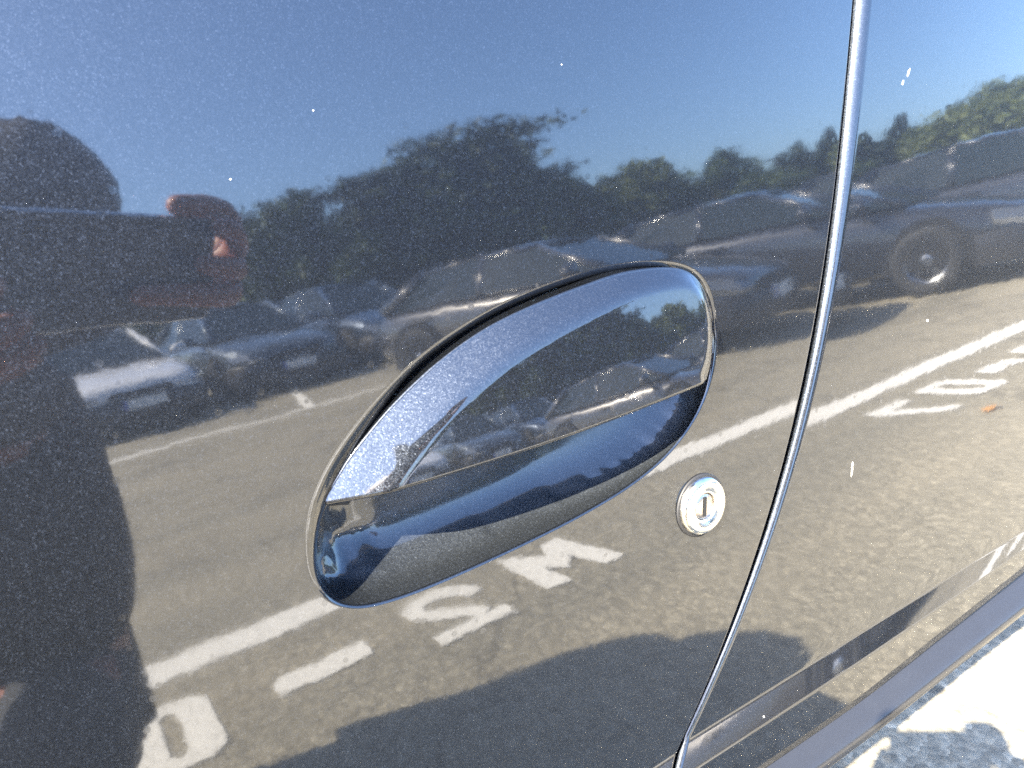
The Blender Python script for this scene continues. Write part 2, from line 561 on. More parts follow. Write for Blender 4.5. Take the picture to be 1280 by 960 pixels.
class Acc:
    def __init__(s): s.v, s.n, s.f, s.k = [], [], [], 0

    def add(s, v, n, f):
        s.v.append(np.asarray(v)); s.n.append(np.asarray(n))
        s.f += [tuple(int(i) + s.k for i in q) for q in f]
        s.k += len(v)

    def grid(s, v, n, rows, cols, flip=False):
        f = []
        for i in range(rows - 1):
            for j in range(cols - 1):
                q = (i * cols + j, i * cols + j + 1, (i + 1) * cols + j + 1, (i + 1) * cols + j)
                f.append(q[::-1] if flip else q)
        s.add(v, n, f)

    def build(s, name, mat, parent):
        return mesh_obj(name, np.vstack(s.v), s.f, mat, parent, np.vstack(s.n))


def orient(acc):
    """make every face wind with its own stored normals"""
    V = np.vstack(acc.v); N = np.vstack(acc.n)
    out = []
    for f in acc.f:
        a, b, c = V[f[0]], V[f[1]], V[f[2]]
        g = np.cross(b - a, c - a)
        if len(f) == 4:
            g = g + np.cross(c - a, V[f[3]] - a)
        out.append(f if g @ (N[f[0]] + N[f[2]]) >= 0 else f[::-1])
    acc.f = out
    return acc


# --- front door skin
U0 = -0.95
door = Acc()
vs_edge = np.linspace(V_CR, V_TOP, 60)
DG = 0.0026                                       # half the shut line
loop = [(U0, V_CR)] + [(float(gap_u(v)) - DG - 0.002, v) for v in vs_edge] + [(U0, V_TOP)]
loop = np.array(loop)
ext = []
for a in np.arange(U0 + 0.03, 0.40, 0.025):
    for b in np.arange(V_CR + 0.01, V_TOP - 0.005, 0.016 if True else 0):
        if a < gap_u(b) - 0.012:
            ext.append((a, b))
ext = np.array(ext)
ring_out = outline
ext = ext[~inside(outline, ext)]
ext = ext[dist_poly(outline, ext) > 0.004]
v2, f2 = cdt([loop, ring_out], ext, lambda c: ~inside(outline, c) & inside(loop, c))
door.add(PV(v2[:, 0], v2[:, 1], skin(v2[:, 0], v2[:, 1])), skin_normal(skin, v2[:, 0], v2[:, 1]), f2)
# rolled rim of the handle opening
NF = 9
vv, nn = [], []
for k in range(NF):
    th = k / (NF - 1) * math.pi / 2
    q = outline + (inner - outline) * math.sin(th)
    rr = rim_r * 1.0
    vv.append(PV(q[:, 0], q[:, 1], -rr * (1 - math.cos(th))))
    nn.append(inw[:, :1] * DOOR_U * math.sin(th) + inw[:, 1:] * DOOR_V * math.sin(th) + DOOR_N * math.cos(th))
vv = [np.vstack([a, a[:1]]) for a in vv]; nn = [np.vstack([a, a[:1]]) for a in nn]
door.grid(np.vstack(vv), np.vstack(nn), NF, NO + 1)


def strips(acc, fn, u_at, vs, ncol):
    """rows of constant v; u_at(v) gives the array of u"""
    V_, N_ = [], []
    for v in vs:
        u = u_at(v)
        vvv = np.full(len(u), v)
        V_.append(PV(u, vvv, fn(u, vvv))); N_.append(skin_normal(fn, u, vvv))
    acc.grid(np.vstack(V_), np.vstack(N_), len(vs), ncol)


vs_low = np.concatenate([np.arange(V_CR, -0.305, -0.0008), np.arange(-0.305, V_BOT, -0.003), [V_BOT]])
NC = 60
strips(door, skin, lambda v: np.linspace(U0, float(gap_u(v)) - DG - 0.002, NC), vs_low, NC)
# rolled rear edge of the door
vs_all = np.concatenate([np.linspace(V_TOP, V_CR, 90), vs_low[1:]])


def edge_roll(acc, fn, side, r, depth):
    g = gap_u(vs_all)
    dg = (gap_u(vs_all + 1e-4) - gap_u(vs_all - 1e-4)) / 2e-4
    base_u = g + (DG + 0.006 if side > 0 else -DG - 0.002)
    w0 = fn(base_u, vs_all)
    n0 = skin_normal(fn, base_u, vs_all)
    L = np.sqrt(1 + dg ** 2)
    r = r * (np.interp(vs_all, [-0.30, -0.12, 0.02], [0.42, 0.62, 1.0]) if side > 0 else np.ones(len(vs_all)))[:, None]
    en = -side * (np.outer(1 / L, DOOR_U) + np.outer(-dg / L, DOOR_V))   # across the shut line
    V_, N_ = [], []
    for k in range(8):
        th = k / 7 * math.pi / 2
        V_.append(PV(base_u, vs_all, w0) + en * r * math.sin(th) - n0 * r * (1 - math.cos(th)))
        N_.append(en * math.sin(th) + n0 * math.cos(th))
    V_.append(V_[-1] - n0 * depth); N_.append(en.copy())
    acc.grid(np.vstack(V_), np.vstack(N_), len(V_), len(vs_all))


edge_roll(door, skin, -1, 0.002, 0.02)
orient(door).build('door_panel', PAINT, car)

# --- rear quarter skin
quarter = Acc()
U1 = 1.2
vs_q = np.concatenate([np.linspace(V_TOP, V_CR, 46), vs_low[1:]])
NC = 90
QR = 0.0048
def q_cols(v):
    g = float(gap_u(v)) + DG + 0.006
    s = np.linspace(0, 1, NC) ** 1.3
    return g + (U1 - g) * s
strips(quarter, quarter_skin, q_cols, vs_q, NC)
edge_roll(quarter, quarter_skin, 1, 0.0075, 0.02)
orient(quarter).build('rear_quarter_panel', PAINT, car)

# dark seal deep in the shut line
vsx = np.linspace(V_TOP, V_BOT, 60)
g_ = gap_u(vsx)
sv = np.vstack([PV(g_ - 0.006, vsx, np.full(60, -0.013)), PV(g_ + 0.006, vsx, np.full(60, -0.013))])
mesh_obj('door_seal', sv, [(i, i + 1, 61 + i, 60 + i) for i in range(59)], BLACK_RUBBER, car, smooth=False)

# --- handle recess (the bowl behind the lever)
bowl_in = []
for a in np.arange(0.05, 0.27, 0.0022):
    for b in np.arange(-0.15, -0.035, 0.0022):
        bowl_in.append((a, b))
bowl_in = np.array(bowl_in)
bowl_in = bowl_in[inside(inner, bowl_in)]
bowl_in = bowl_in[dist_poly(inner, bowl_in) > 0.0016]
rings = []
for e in (0.0003, 0.0009):
    rings.append(inner + inw * e)
vb, fb = cdt([inner], np.vstack(rings + [bowl_in]), lambda c: inside(inner, c))
rim_at = lambda p: rim_r[np.argmin((p[:, None, 0] - inner[None, :, 0]) ** 2 + (p[:, None, 1] - inner[None, :, 1]) ** 2, axis=1)]


side_mask = inner[:, 1] > -0.128
side_pts = inner[side_mask]


def bowl_h(p):
    """a scoop: steep under the lever and at the ends, a long slope up to the lower lip"""
    es = np.sqrt(((p[:, None, :] - side_pts[None]) ** 2).sum(2)).min(1)
    e = dist_poly(inner, p)
    x = np.clip(es / 0.020, 0, 1)
    Fs = np.sqrt(np.clip(1 - (1 - x) ** 2.2, 0, 1))
    g = np.clip(e / 0.050, 0, 1)
    G = np.where(p[:, 1] < -0.10, 1 - (1 - g) ** 1.35, 1 - (1 - g) ** 1.35)
    floor = -0.030 + np.interp(p[:, 0], [0.12, 0.20], [0.115, 0.19]) * (-0.085 - p[:, 1]).clip(-0.01, 0.06) + 0.14 * (p[:, 0] - 0.165).clip(0, 0.1)
    xl = np.clip(e / 0.017, 0, 1)
    Fl = np.sqrt(np.clip(1 - (1 - xl) ** 2.2, 0, 1))
    r_ = -rim_at(p)
    return r_ + (floor - r_) * np.minimum(Fs, Fl)


hb = bowl_h(vb)
# smooth the height over the mesh a little so the medial ridge is soft
nbr = [[] for _ in vb]
for a, b, c in fb:
    nbr[a] += [b, c]; nbr[b] += [a, c]; nbr[c] += [a, b]
eb = dist_poly(inner, vb)
for _ in range(14):
    h2 = hb.copy()
    for i, ns in enumerate(nbr):
        if eb[i] > 0.004 and ns:
            h2[i] = 0.5 * hb[i] + 0.5 * np.mean(hb[ns])
    hb = h2
for gu, gv, gs_, ga in ((0.0705, -0.1290, 0.0030, 0.0014), (0.0765, -0.1215, 0.0036, -0.0014), (0.0735, -0.1360, 0.0030, -0.0012), (0.0835, -0.1330, 0.0042, 0.0012), (0.0790, -0.1120, 0.0034, 0.0014),
                        (0.0700, -0.1180, 0.0026, -0.0011), (0.0880, -0.1240, 0.0040, -0.0011), (0.0820, -0.1400, 0.0028, 0.0011)):
    hb = hb + ga * np.exp(-((vb[:, 0] - gu) ** 2 + ((vb[:, 1] - gv) * .7) ** 2) / (gs_ ** 2)) * sstep(0.0005, 0.006, eb)
mesh_obj('handle_recess', PV(vb[:, 0], vb[:, 1], hb), fb, PAINT_RECESS, car)


# --- handle lever
ARC_PX = [(401, 624), (412, 606), (432, 574), (458, 540), (490, 503), (530, 464), (570, 432), (612, 405), (662, 381), (720, 358), (780, 342), (830, 336), (858, 341), (876, 358),
          (886, 385), (889, 420), (887, 450), (882, 470)]


def lever_base(u, v):
    return 0.0225 - (u - 0.225) ** 2 / 1.6 - (v + 0.194) ** 2 / 2.2


def px_to_uv(px, py, fn):
    d = CF * 962 + CR * (px - 640) + CU * (480 - py)
    d = d / np.linalg.norm(d)
    wv = 0.0
    for _ in range(30):
        k = ((DOOR_O + wv * DOOR_N - CAM) @ DOOR_N) / (d @ DOOR_N)
        q = CAM + k * d - DOOR_O
        u, v = q[0], q @ DOOR_V
        wv = float(fn(u, v))
    return u, v


arc_ctrl = [(0.06707, -0.09684), (0.07082, -0.09082), (0.07872, -0.08115), (0.08854, -0.07174), (0.10078, -0.06272), (0.11582, -0.05471)]
arc_ctrl = [px_to_uv(x, y, lambda u, v: lever_base(u, v) - (0.009 if u < 0.2 else 0.004)) for x, y in ARC_PX]
NA = 170
arc = resample(arc_ctrl, NA, False)
B0, B1 = arc[0], arc[-1]


def lever_h(p):
    u, v = p[:, 0], p[:, 1]
    e = dist_poly(arc, p, False)
    bw = np.interp(u, [0.06, 0.09, 0.13, 0.18, 0.22, 0.25, 0.30], [0.0195, 0.0190, 0.0170, 0.0130, 0.0095, 0.0065, 0.0050])
    sl = np.interp(u, [0.06, 0.12, 0.2, 0.24, 0.26], [0.36, 0.37, 0.45, 0.62, 1.1])
    k = np.interp(u, [0.06, 0.15, 0.25], [0.0060, 0.0070, 0.0040])
    d = np.clip(bw - e, 0, None)
    h = np.where(d < k, d * d / (2 * k), d - k / 2)
    return lever_base(u, v) - sl * h


def lever_n(p, e=1.5e-4):
    du = np.array([e, 0]); dv = np.array([0, e])
    wu = (lever_h(p + du) - lever_h(p - du)) / (2 * e)
    wv = (lever_h(p + dv) - lever_h(p - dv)) / (2 * e)
    n = -np.outer(wu, DOOR_U) - np.outer(wv, DOOR_V) + DOOR_N[None, :]
    return n / np.linalg.norm(n, axis=1)[:, None]


lever = Acc()
bow = lambda s: B0 + (B1 - B0) * s[:, None] + np.outer(np.sin(s * math.pi), np.array([0, -0.0012]))
NR = 44
arc_s = np.concatenate([[0], np.cumsum(np.linalg.norm(np.diff(arc, axis=0), axis=1))]); arc_s /= arc_s[-1]
uu = (arc[:, 0] - arc[0, 0]) / (arc[:, 0].max() - arc[0, 0])
bot_s = np.clip(0.35 * arc_s + 0.65 * np.maximum.accumulate(uu), 0, 1); bot_s[0] = 0; bot_s = (bot_s - bot_s[0]) / (bot_s[-1] - bot_s[0])
bot = bow(bot_s)
rows = []
for k in range(NR):
    s = (k / (NR - 1)) ** 1.35
    rows.append(arc + (bot - arc) * s)
pts = np.vstack(rows)
ins = np.clip(pts, -9, 9)
Vl, Nl = PV(pts[:, 0], pts[:, 1], lever_h(pts)), lever_n(pts)
lever.grid(Vl, Nl, NR, NA)
# edges: rolled lip then a wall going in
arcT = np.gradient(arc, axis=0); arcT /= np.linalg.norm(arcT, axis=1)[:, None]
arcO = np.stack([-arcT[:, 1], arcT[:, 0]], 1)          # outward (up / left)
def lip(q, outw, r, depth, n0=None):
    h = lever_h(q); n0 = lever_n(q)
    en = np.outer(outw[:, 0], DOOR_U) + np.outer(outw[:, 1], DOOR_V)
    en = en - np.sum(en * n0, 1)[:, None] * n0
    en /= np.linalg.norm(en, axis=1)[:, None]
    base = PV(q[:, 0], q[:, 1], h)
    V_, N_ = [], []
    for k in range(8):
        th = k / 7 * math.pi / 2
        V_.append(base + en * r * math.sin(th) - n0 * r * (1 - math.cos(th)))
        N_.append(en * math.sin(th) + n0 * math.cos(th))
    en2 = np.outer(outw[:, 0], DOOR_U) + np.outer(outw[:, 1], DOOR_V)
    V_.append(V_[-1] - DOOR_N * depth); N_.append(en2)
    lever.grid(np.vstack(V_), np.vstack(N_), len(V_), len(q))
lip(arc, arcO, 0.0008, 0.010)
bq = bow(np.linspace(0, 1, 120))
lip(bq, np.tile(np.array([[0.0, -1.0]]), (120, 1)), 0.0016, 0.007)
orient(lever).build('door_handle', PAINT_LEVER, car)
# back plate of the lever and the black gasket that shows as the gap round its top
back = np.vstack([arc, bot])
bk = arc + (bot - arc) * 0.0
mesh_obj('handle_back', np.vstack([PV(arc[:, 0], arc[:, 1], lever_h(arc) - 0.011), PV(bot[:, 0], bot[:, 1], lever_h(bot) - 0.008)]),
         [(i, i + 1, NA + i + 1, NA + i) for i in range(NA - 1)], PAINT, car)
gi = [i for i in range(NO) if inner[i, 1] > -0.108 or inner[i, 0] < 0.0]
gi = sorted(gi)
gap_top = np.array([i for i in range(NO) if inner[i, 1] > -0.104])
gsort = gap_top[np.argsort(inner[gap_top, 0] * 0 + gap_top)]
br = np.where(np.diff(gsort) > 1)[0]
if len(br):
    gsort = np.concatenate([gsort[br[0] + 1:], gsort[:br[0] + 1]])
gs = inner[gsort]; gn = inw[gsort]; gr_ = rim_r[gsort]
gv = np.vstack([PV(gs[:, 0], gs[:, 1], -gr_ - 0.0002), PV(gs[:, 0] + gn[:, 0] * 0.002, gs[:, 1] + gn[:, 1] * 0.002, -gr_ - 0.003),
                PV(gs[:, 0] + gn[:, 0] * 0.012, gs[:, 1] + gn[:, 1] * 0.012, -gr_ - 0.006)])
ng = len(gs)
mesh_obj('handle_gasket', gv, [(r * ng + i, r * ng + i + 1, (r + 1) * ng + i + 1, (r + 1) * ng + i) for r in range(2) for i in range(ng - 1)], BLACK_RUBBER, car)

# --- door lock
LU, LV = 0.2440, -0.1607


def lathe(name, prof, mat, parent, cu, cv, seg=64, squash=1.0):
    V_, f = [], []
    for (r, h) in prof:
        for k in range(seg):
            a = 2 * math.pi * k / seg
            V_.append(P(cu + r * math.cos(a), cv + r * math.sin(a), h))
    for i in range(len(prof) - 1):
        for k in range(seg):
            k2 = (k + 1) % seg
            f.append((i * seg + k, i * seg + k2, (i + 1) * seg + k2, (i + 1) * seg + k))
    return mesh_obj(name, V_, f, mat, parent)


lock = lathe('door_lock', [(0.0143, -0.0006), (0.0143, 0.0018), (0.0139, 0.0028), (0.0131, 0.0037), (0.0120, 0.0041), (0.0106, 0.0041), (0.0092, 0.0038), (0.0080, 0.0034),
                           (0.0074, 0.0032), (0.0070, 0.0033), (0.0067, 0.0030), (0.0066, 0.0008)], CHROME, car, LU, LV)
lathe('lock_shadow_gasket', [(0.0156, -0.0004), (0.0157, 0.0006), (0.0150, 0.0010), (0.0142, 0.0008)], BLACK_RUBBER, lock, LU, LV)  # black rubber ring, thickened to stand in for the lock's contact shadow
lathe('lock_barrel', [(0.0063, 0.0008), (0.0063, 0.0024), (0.0060, 0.0027), (0.003, 0.0028), (0.0001, 0.0028)], STEEL, lock, LU, LV)
sl_ = []
for a, b in ((-0.0011, -0.0050), (0.0011, -0.0050), (0.0011, 0.0042), (0.0004, 0.0050), (-0.0011, 0.0048)):
    ca, sa = math.cos(R(-8)), math.sin(R(-8))
    sl_.append(P(LU + a * ca - b * sa, LV + a * sa + b * ca, 0.0030))
mesh_obj('key_slot', sl_, [(0, 1, 2, 3, 4)], DARK, lock, smooth=False)

# --- side moulding below the crease
prof_m = [(-0.3262, 0.0000), (-0.3266, 0.0030), (-0.3275, 0.0052), (-0.3290, 0.0066), (-0.3330, 0.0118), (-0.3352, 0.0142), (-0.3368, 0.0153), (-0.3390, 0.0157),
          (-0.3425, 0.0152), (-0.3446, 0.0138), (-0.3454, 0.0110), (-0.3456, 0.0060), (-0.3456, 0.0000)]
us_m = np.concatenate([np.linspace(U0, 1.19, 90)])
V_, f_ = [], []
for (v, wv) in prof_m:
    dq = np.where(us_m > 0.26, 0.030 * (us_m - 0.31) * 0.6, 0)
    V_.append(PV(us_m, v + 0.040 * (us_m - 0.36).clip(0, 0.3), wv + dq))
V_ = np.vstack(V_)
for i in range(len(prof_m) - 1):
    for j in range(89):
        f_.append((i * 90 + j, (i + 1) * 90 + j, (i + 1) * 90 + j + 1, i * 90 + j + 1))
mesh_obj('side_moulding', V_, f_, PLASTIC, car)

# --- under-edge, belt seal and window above the skin
sill = np.vstack([PV(us_m, np.full(90, V_BOT), np.full(90, -0.016)), PV(us_m, np.full(90, V_BOT - 0.012), np.full(90, -0.05)), PV(us_m, np.full(90, V_BOT - 0.02), np.full(90, -0.20))])
mesh_obj('sill', sill, [(r * 90 + i, r * 90 + i + 1, (r + 1) * 90 + i + 1, (r + 1) * 90 + i) for r in range(2) for i in range(89)], PLASTIC, car)
fp = [(-1.6, .36, .50), (2.2, .36, .50), (-1.6, .40, .24), (2.2, .40, .24), (-1.6, 1.55, .24), (2.2, 1.55, .24), (-1.6, 1.62, .55), (2.2, 1.62, .55), (-1.6, 1.60, 1.0), (2.2, 1.60, 1.0)]
mesh_obj('floor_pan', fp, [(0, 1, 3, 2), (2, 3, 5, 4), (4, 5, 7, 6), (6, 7, 9, 8)], PLASTIC, car, smooth=False)
wt = float(skin(0.0, V_TOP))
belt = []
bp = [(V_TOP - 0.002, wt - 0.001), (V_TOP + 0.004, wt + 0.003), (V_TOP + 0.014, wt + 0.001), (V_TOP + 0.016, wt - 0.012)]
for v, h in bp:
    belt.append(PV(us_m, np.full(90, v), np.full(90, h)))
mesh_obj('belt_seal', np.vstack(belt), [(r * 90 + i, r * 90 + i + 1, (r + 1) * 90 + i + 1, (r + 1) * 90 + i) for r in range(3) for i in range(89)], BLACK_RUBBER, car)
GLASS = material('car_glass', (0.010, 0.016, 0.018), 0.03, spec=0.4)[0]
gl = []
for v, h in ((V_TOP + 0.012, wt - 0.008), (V_TOP + 0.14, wt - 0.05), (V_TOP + 0.26, wt - 0.11)):
    gl.append(PV(us_m, np.full(90, v), np.full(90, h)))
mesh_obj('side_window', np.vstack(gl), [(r * 90 + i, r * 90 + i + 1, (r + 1) * 90 + i + 1, (r + 1) * 90 + i) for r in range(2) for i in range(89)], GLASS, car)

# --- grit and stone chips on the paint
rnd = random.Random(5)


def px_door(px, py):
    return px_to_uv(px, py, lambda u, v: 0.0 if u < 0.3 else 0.03 * (u - 0.31))


CHIPS = [(0.4118, 0.0270, 0.0006, 0.0024, -0.5), (0.4070, 0.0225, 0.0005, 0.0016, -0.4), (0.3595, -0.1802, 0.0005, 0.0034, -0.25), (0.3600, -0.1765, 0.0005, 0.0018, -0.3), (0.4300, -0.1090, 0.0009, 0.0008, 0),
         (0.2760, -0.2960, 0.0005, 0.0005, 0), (0.0600, 0.0120, 0.0003, 0.00025, 0), (0.0900, 0.0300, 0.00025, 0.0002, 0), (0.1900, 0.0400, 0.0002, 0.0002, 0)]
for (u, v, a, b, an) in CHIPS:
    n = 9
    fn = quarter_skin if u > gap_u(v) else skin
    pp = []
    for h, s in ((0.00005, 1.0), (0.00035, 0.6)):
        for k in range(n):
            t = 2 * math.pi * k / n
            x, y = a * s * math.cos(t) * rnd.uniform(0.6, 1.2), b * s * math.sin(t) * rnd.uniform(0.7, 1.15)
            x, y = x * math.cos(an) - y * math.sin(an), x * math.sin(an) + y * math.cos(an)
            pp.append(P(u + x, v + y, float(fn(u + x, v + y)) + h))
    fs = [(k, (k + 1) % n, n + (k + 1) % n, n + k) for k in range(n)] + [tuple(range(n, 2 * n))]
    mesh_obj('stone_chip', pp, fs, CHIP, car, smooth=False)

# ------------------------------------------------------------------ parked cars across the way
def car_paint(name, base, rough=0.3, metal=0.3):
    m, t, b = material(name, base, rough, metal, 1.0)
    return m


TYRE = material('tyre_rubber', (0.02, 0.02, 0.021), 0.75)[0]
RIM = material('alloy_rim', (0.42, 0.43, 0.45), 0.25, 1.0)[0]
DARKRIM = material('dark_alloy_rim', (0.30, 0.31, 0.33), 0.3, 1.0)[0]
LAMP = material('lamp_glass', (0.26, 0.27, 0.28), 0.08, 0.6)[0]
PLATE = material('plate_white', (0.72, 0.73, 0.72), 0.4)[0]
PLATEBLUE = material('plate_blue', (0.03, 0.07, 0.35), 0.4)[0]
BUMPER = material('bumper_plastic', (0.03, 0.03, 0.033), 0.45)[0]
PALEDASH = material('dashboard_cloth', (0.30, 0.30, 0.28), 0.8)[0]
ARCH = material('wheel_well', (0.008, 0.008, 0.009), 0.9)[0]


def wheel(parent, x, y, rimmat, R_=0.33, side=1):
    """tyre and five-spoke rim; axis along y"""
    prof = [(0.62, -0.09), (0.80, -0.105), (0.95, -0.10), (1.0, -0.07), (1.0, 0.07), (0.95, 0.10), (0.80, 0.105), (0.62, 0.09)]
    seg = 28
    V_, f = [], []
    for (r, h) in prof:
        for k in range(seg):
            a = 2 * math.pi * k / seg
            V_.append((x + R_ * r * math.cos(a), y + h * side, R_ + R_ * r * math.sin(a)))
    for i in range(len(prof) - 1):
        for k in range(seg):
            k2 = (k + 1) % seg
            f.append((i * seg + k, i * seg + k2, (i + 1) * seg + k2, (i + 1) * seg + k))
    ty = mesh_obj('wheel', V_, f, TYRE, parent)
    bm = bmesh.new()
    def disc(r, h, r2, h2, n=28):
        a = [bm.verts.new((x + r * R_ * math.cos(2 * math.pi * k / n), y + side * h, R_ + r * R_ * math.sin(2 * math.pi * k / n))) for k in range(n)]
        b = [bm.verts.new((x + r2 * R_ * math.cos(2 * math.pi * k / n), y + side * h2, R_ + r2 * R_ * math.sin(2 * math.pi * k / n))) for k in range(n)]
        for k in range(n):
            bm.faces.new((a[k], a[(k + 1) % n], b[(k + 1) % n], b[k]))
        return b
    disc(0.64, 0.088, 0.56, 0.07)
    c = disc(0.20, 0.075, 0.10, 0.085)
    bm.faces.new(c)
    for s in range(5):
        a = 2 * math.pi * s / 5 + 0.3
        for da in (0.10, -0.10):
            p = []
            for r, wd, h in ((0.15, 0.085, 0.078), (0.60, 0.06, 0.072)):
                for sg in (-1, 1):
                    aa = a + da * (0.4 if r < 0.3 else 1.2) + sg * wd / max(r, 0.3) * 0.5
                    p.append(bm.verts.new((x + r * R_ * math.cos(aa), y + side * h, R_ + r * R_ * math.sin(aa))))
            bm.faces.new((p[0], p[1], p[3], p[2]))
    bm_obj('rim', bm, rimmat, ty)
    bm = bmesh.new()
    b = [bm.verts.new((x + 0.6 * R_ * math.cos(2 * math.pi * k / 20), y + side * 0.02, R_ + 0.6 * R_ * math.sin(2 * math.pi * k / 20))) for k in range(20)]
    bm.faces.new(b)
    bm_obj('brake_disc', bm, ARCH, ty)
    return ty


def panel(name, pts, mat, parent, thick=0.012):
    """a flat panel given by its outline, with thickness away from its face"""
    p = [Vector(q) for q in pts]
    n = (p[1] - p[0]).cross(p[2] - p[0]).normalized()
    k = len(p)
    v = [q + n * 0.004 for q in p] + [q - n * thick for q in p]
    f = [tuple(range(k))] + [tuple(range(2 * k - 1, k - 1, -1))] + [(i, i + k, (i + 1) % k + k, (i + 1) % k) for i in range(k)]
    return mesh_obj(name, v, f, mat, parent, smooth=False)


def make_car(name, label, nose, heading, paint, rimmat=None, zs=1.0, plate=True, bumper=True, dash=True, roofs=1.0):
    """nose: ground point below the front number plate; heading: degrees from +y towards +x"""
    rimmat = rimmat or RIM
    h = R(heading)
    o = empty(name, (nose[0], nose[1], 0), math.pi / 2 - h)       # local +x is forward
    tag(o, label, 'car')
    st = [(0.0, .52, .30, .60), (-.05, .70, .24, .67), (-.22, .82, .21, .735), (-.55, .875, .20, .81), (-.95, .90, .20, .885), (-1.25, .905, .20, .935), (-1.7, .905, .20, .955),
          (-2.6, .905, .20, .965), (-3.4, .895, .20, .98), (-3.85, .87, .24, .97), (-4.12, .80, .30, .92), (-4.22, .66, .34, .84)]
    V_, f = [], []
    prof = lambda hw, zl, zb: [(0, zl), (hw - .14, zl), (hw - .03, zl + .07), (hw, zl + .22), (hw - .005, zb - .20), (hw - .02, zb - .10), (hw - .06, zb - .035), (hw - .17, zb), (hw * .5, zb + .018), (0, zb + .025)]
    for (x, hw, zl, zb) in st:
        pr = prof(hw, zl, zb * zs)
        ring = [(y, z) for y, z in pr] + [(-y, z) for y, z in pr[-2:0:-1]]
        V_ += [(x, y, z) for y, z in ring]
    n = len(V_) // len(st)
    for i in range(len(st) - 1):
        for k in range(n):
            k2 = (k + 1) % n
            f.append((i * n + k, i * n + k2, (i + 1) * n + k2, (i + 1) * n + k))
    f.append(tuple(range(n))[::-1]); f.append(tuple(range((len(st) - 1) * n, len(st) * n)))
    body = mesh_obj('body', V_, f, paint, o)
    es = body.modifiers.new('sub', 'SUBSURF'); es.levels = 1; es.render_levels = 1
    zb, zr = .945 * zs, 1.45 * roofs
    # cabin: roof and pillars as rounded strips, panes between them
    def side(sg):
        return {'wb': Vector((-1.08, sg * .76, zb)), 'wt': Vector((-1.92, sg * .57, zr - .04)), 'mt': Vector((-2.6, sg * .59, zr)), 'rt': Vector((-3.45, sg * .55, zr - .05)),
                'rb': Vector((-4.0, sg * .70, zb + .02)), 'mb': Vector((-2.55, sg * .83, zb + .01)), 'cb': Vector((-3.55, sg * .80, zb + .02)), 'ab': Vector((-1.35, sg * .81, zb))}
    Lf, Rt = side(1), side(-1)
    # roof panel, crowned
    V_, f = [], []
    prof_r = [('wt', 0), ('mt', 0), ('rt', 0)]
    xs = [Lf['wt'], (Lf['wt'] + Lf['mt']) / 2 + Vector((0, .008, .018)), Lf['mt'], (Lf['mt'] + Lf['rt']) / 2 + Vector((0, .006, .012)), Lf['rt']]
    for p in xs:
        for k in range(9):
            s = 1 - 2 * k / 8
            V_.append((p.x, p.y * s * 1.02, p.z + .045 * (1 - s * s)))
    for i in range(4):
        for k in range(8):
            f.append((i * 9 + k, (i + 1) * 9 + k, (i + 1) * 9 + k + 1, i * 9 + k + 1))
    roof = mesh_obj('roof', V_, f, paint, o)
    sm = roof.modifiers.new('sol', 'SOLIDIFY'); sm.thickness = 0.02; sm.offset = -1
    def bar(a, b, r, nm):
        d = (b - a); L = d.length; d.normalize()
        u = d.cross(Vector((0, 0, 1))).normalized(); v = d.cross(u)
        V2, f2 = [], []
        for q in (a, b):
            for k in range(6):
                t = 2 * math.pi * k / 6
                V2.append(q + u * r * math.cos(t) + v * r * .7 * math.sin(t))
        for k in range(6):
            f2.append((k, (k + 1) % 6, 6 + (k + 1) % 6, 6 + k))
        f2 += [tuple(range(6))[::-1], tuple(range(6, 12))]
        mesh_obj(nm, V2, f2, paint, o)
    for S in (Lf, Rt):
        bar(S['wb'], S['wt'], .05, 'pillar')
        bar(S['mb'], S['mt'], .045, 'pillar')
        bar(S['rb'], S['rt'], .09, 'pillar')
        bar(S['wt'], S['mt'], .035, 'roof_rail'); bar(S['mt'], S['rt'], .035, 'roof_rail')
    # panes (set just inside the pillars)
    panel('windscreen', [Lf['wb'] * 1, Rt['wb'] * 1, Rt['wt'] * 1, Lf['wt'] * 1][::-1], GLASS, o)
    panel('rear_window', [Lf['rb'] * 1, Rt['rb'] * 1, Rt['rt'] * 1, Lf['rt'] * 1], GLASS, o)
    for S, sg in ((Lf, 1), (Rt, -1)):
        a = [S['wb'], S['wt'], S['mt'], S['mb']]
        b = [S['mb'], S['mt'], S['rt'], S['rb'], S['cb']]
        panel('side_pane', a if sg > 0 else a[::-1], GLASS, o)
        panel('side_pane', b if sg > 0 else b[::-1], GLASS, o)
        # mirror
        bm = bmesh.new()
        bmesh.ops.create_uvsphere(bm, u_segments=12, v_segments=8, radius=1)
        bmesh.ops.scale(bm, vec=(.075, .12, .08), verts=bm.verts)
        bmesh.ops.translate(bm, vec=(-1.38, sg * 1.0, zb + .07), verts=bm.verts)
        bm_obj('door_mirror', bm, paint, o, True)
        bm = bmesh.new()
        bmesh.ops.create_cube(bm, size=1)
        bmesh.ops.scale(bm, vec=(.05, .14, .03), verts=bm.verts)
        bmesh.ops.translate(bm, vec=(-1.40, sg * .87, zb + .02), verts=bm.verts)
        bm_obj('mirror_arm', bm, BUMPER, o)
        # door handle, shut line, trim
        for hx in (-2.35, -3.3):
            bm = bmesh.new(); bmesh.ops.create_cube(bm, size=1)
            bmesh.ops.scale(bm, vec=(.2, .02, .03), verts=bm.verts)
            bmesh.ops.translate(bm, vec=(hx, sg * .905, .82 * zs), verts=bm.verts)
            bm_obj('handle', bm, paint, o)
        # headlight and tail lamp
        hl = [(-.03, sg * .48, .56 * zs), (-.06, sg * .68, .55 * zs), (-.34, sg * .845, .61 * zs), (-.36, sg * .83, .70 * zs), (-.12, sg * .66, .66 * zs)]
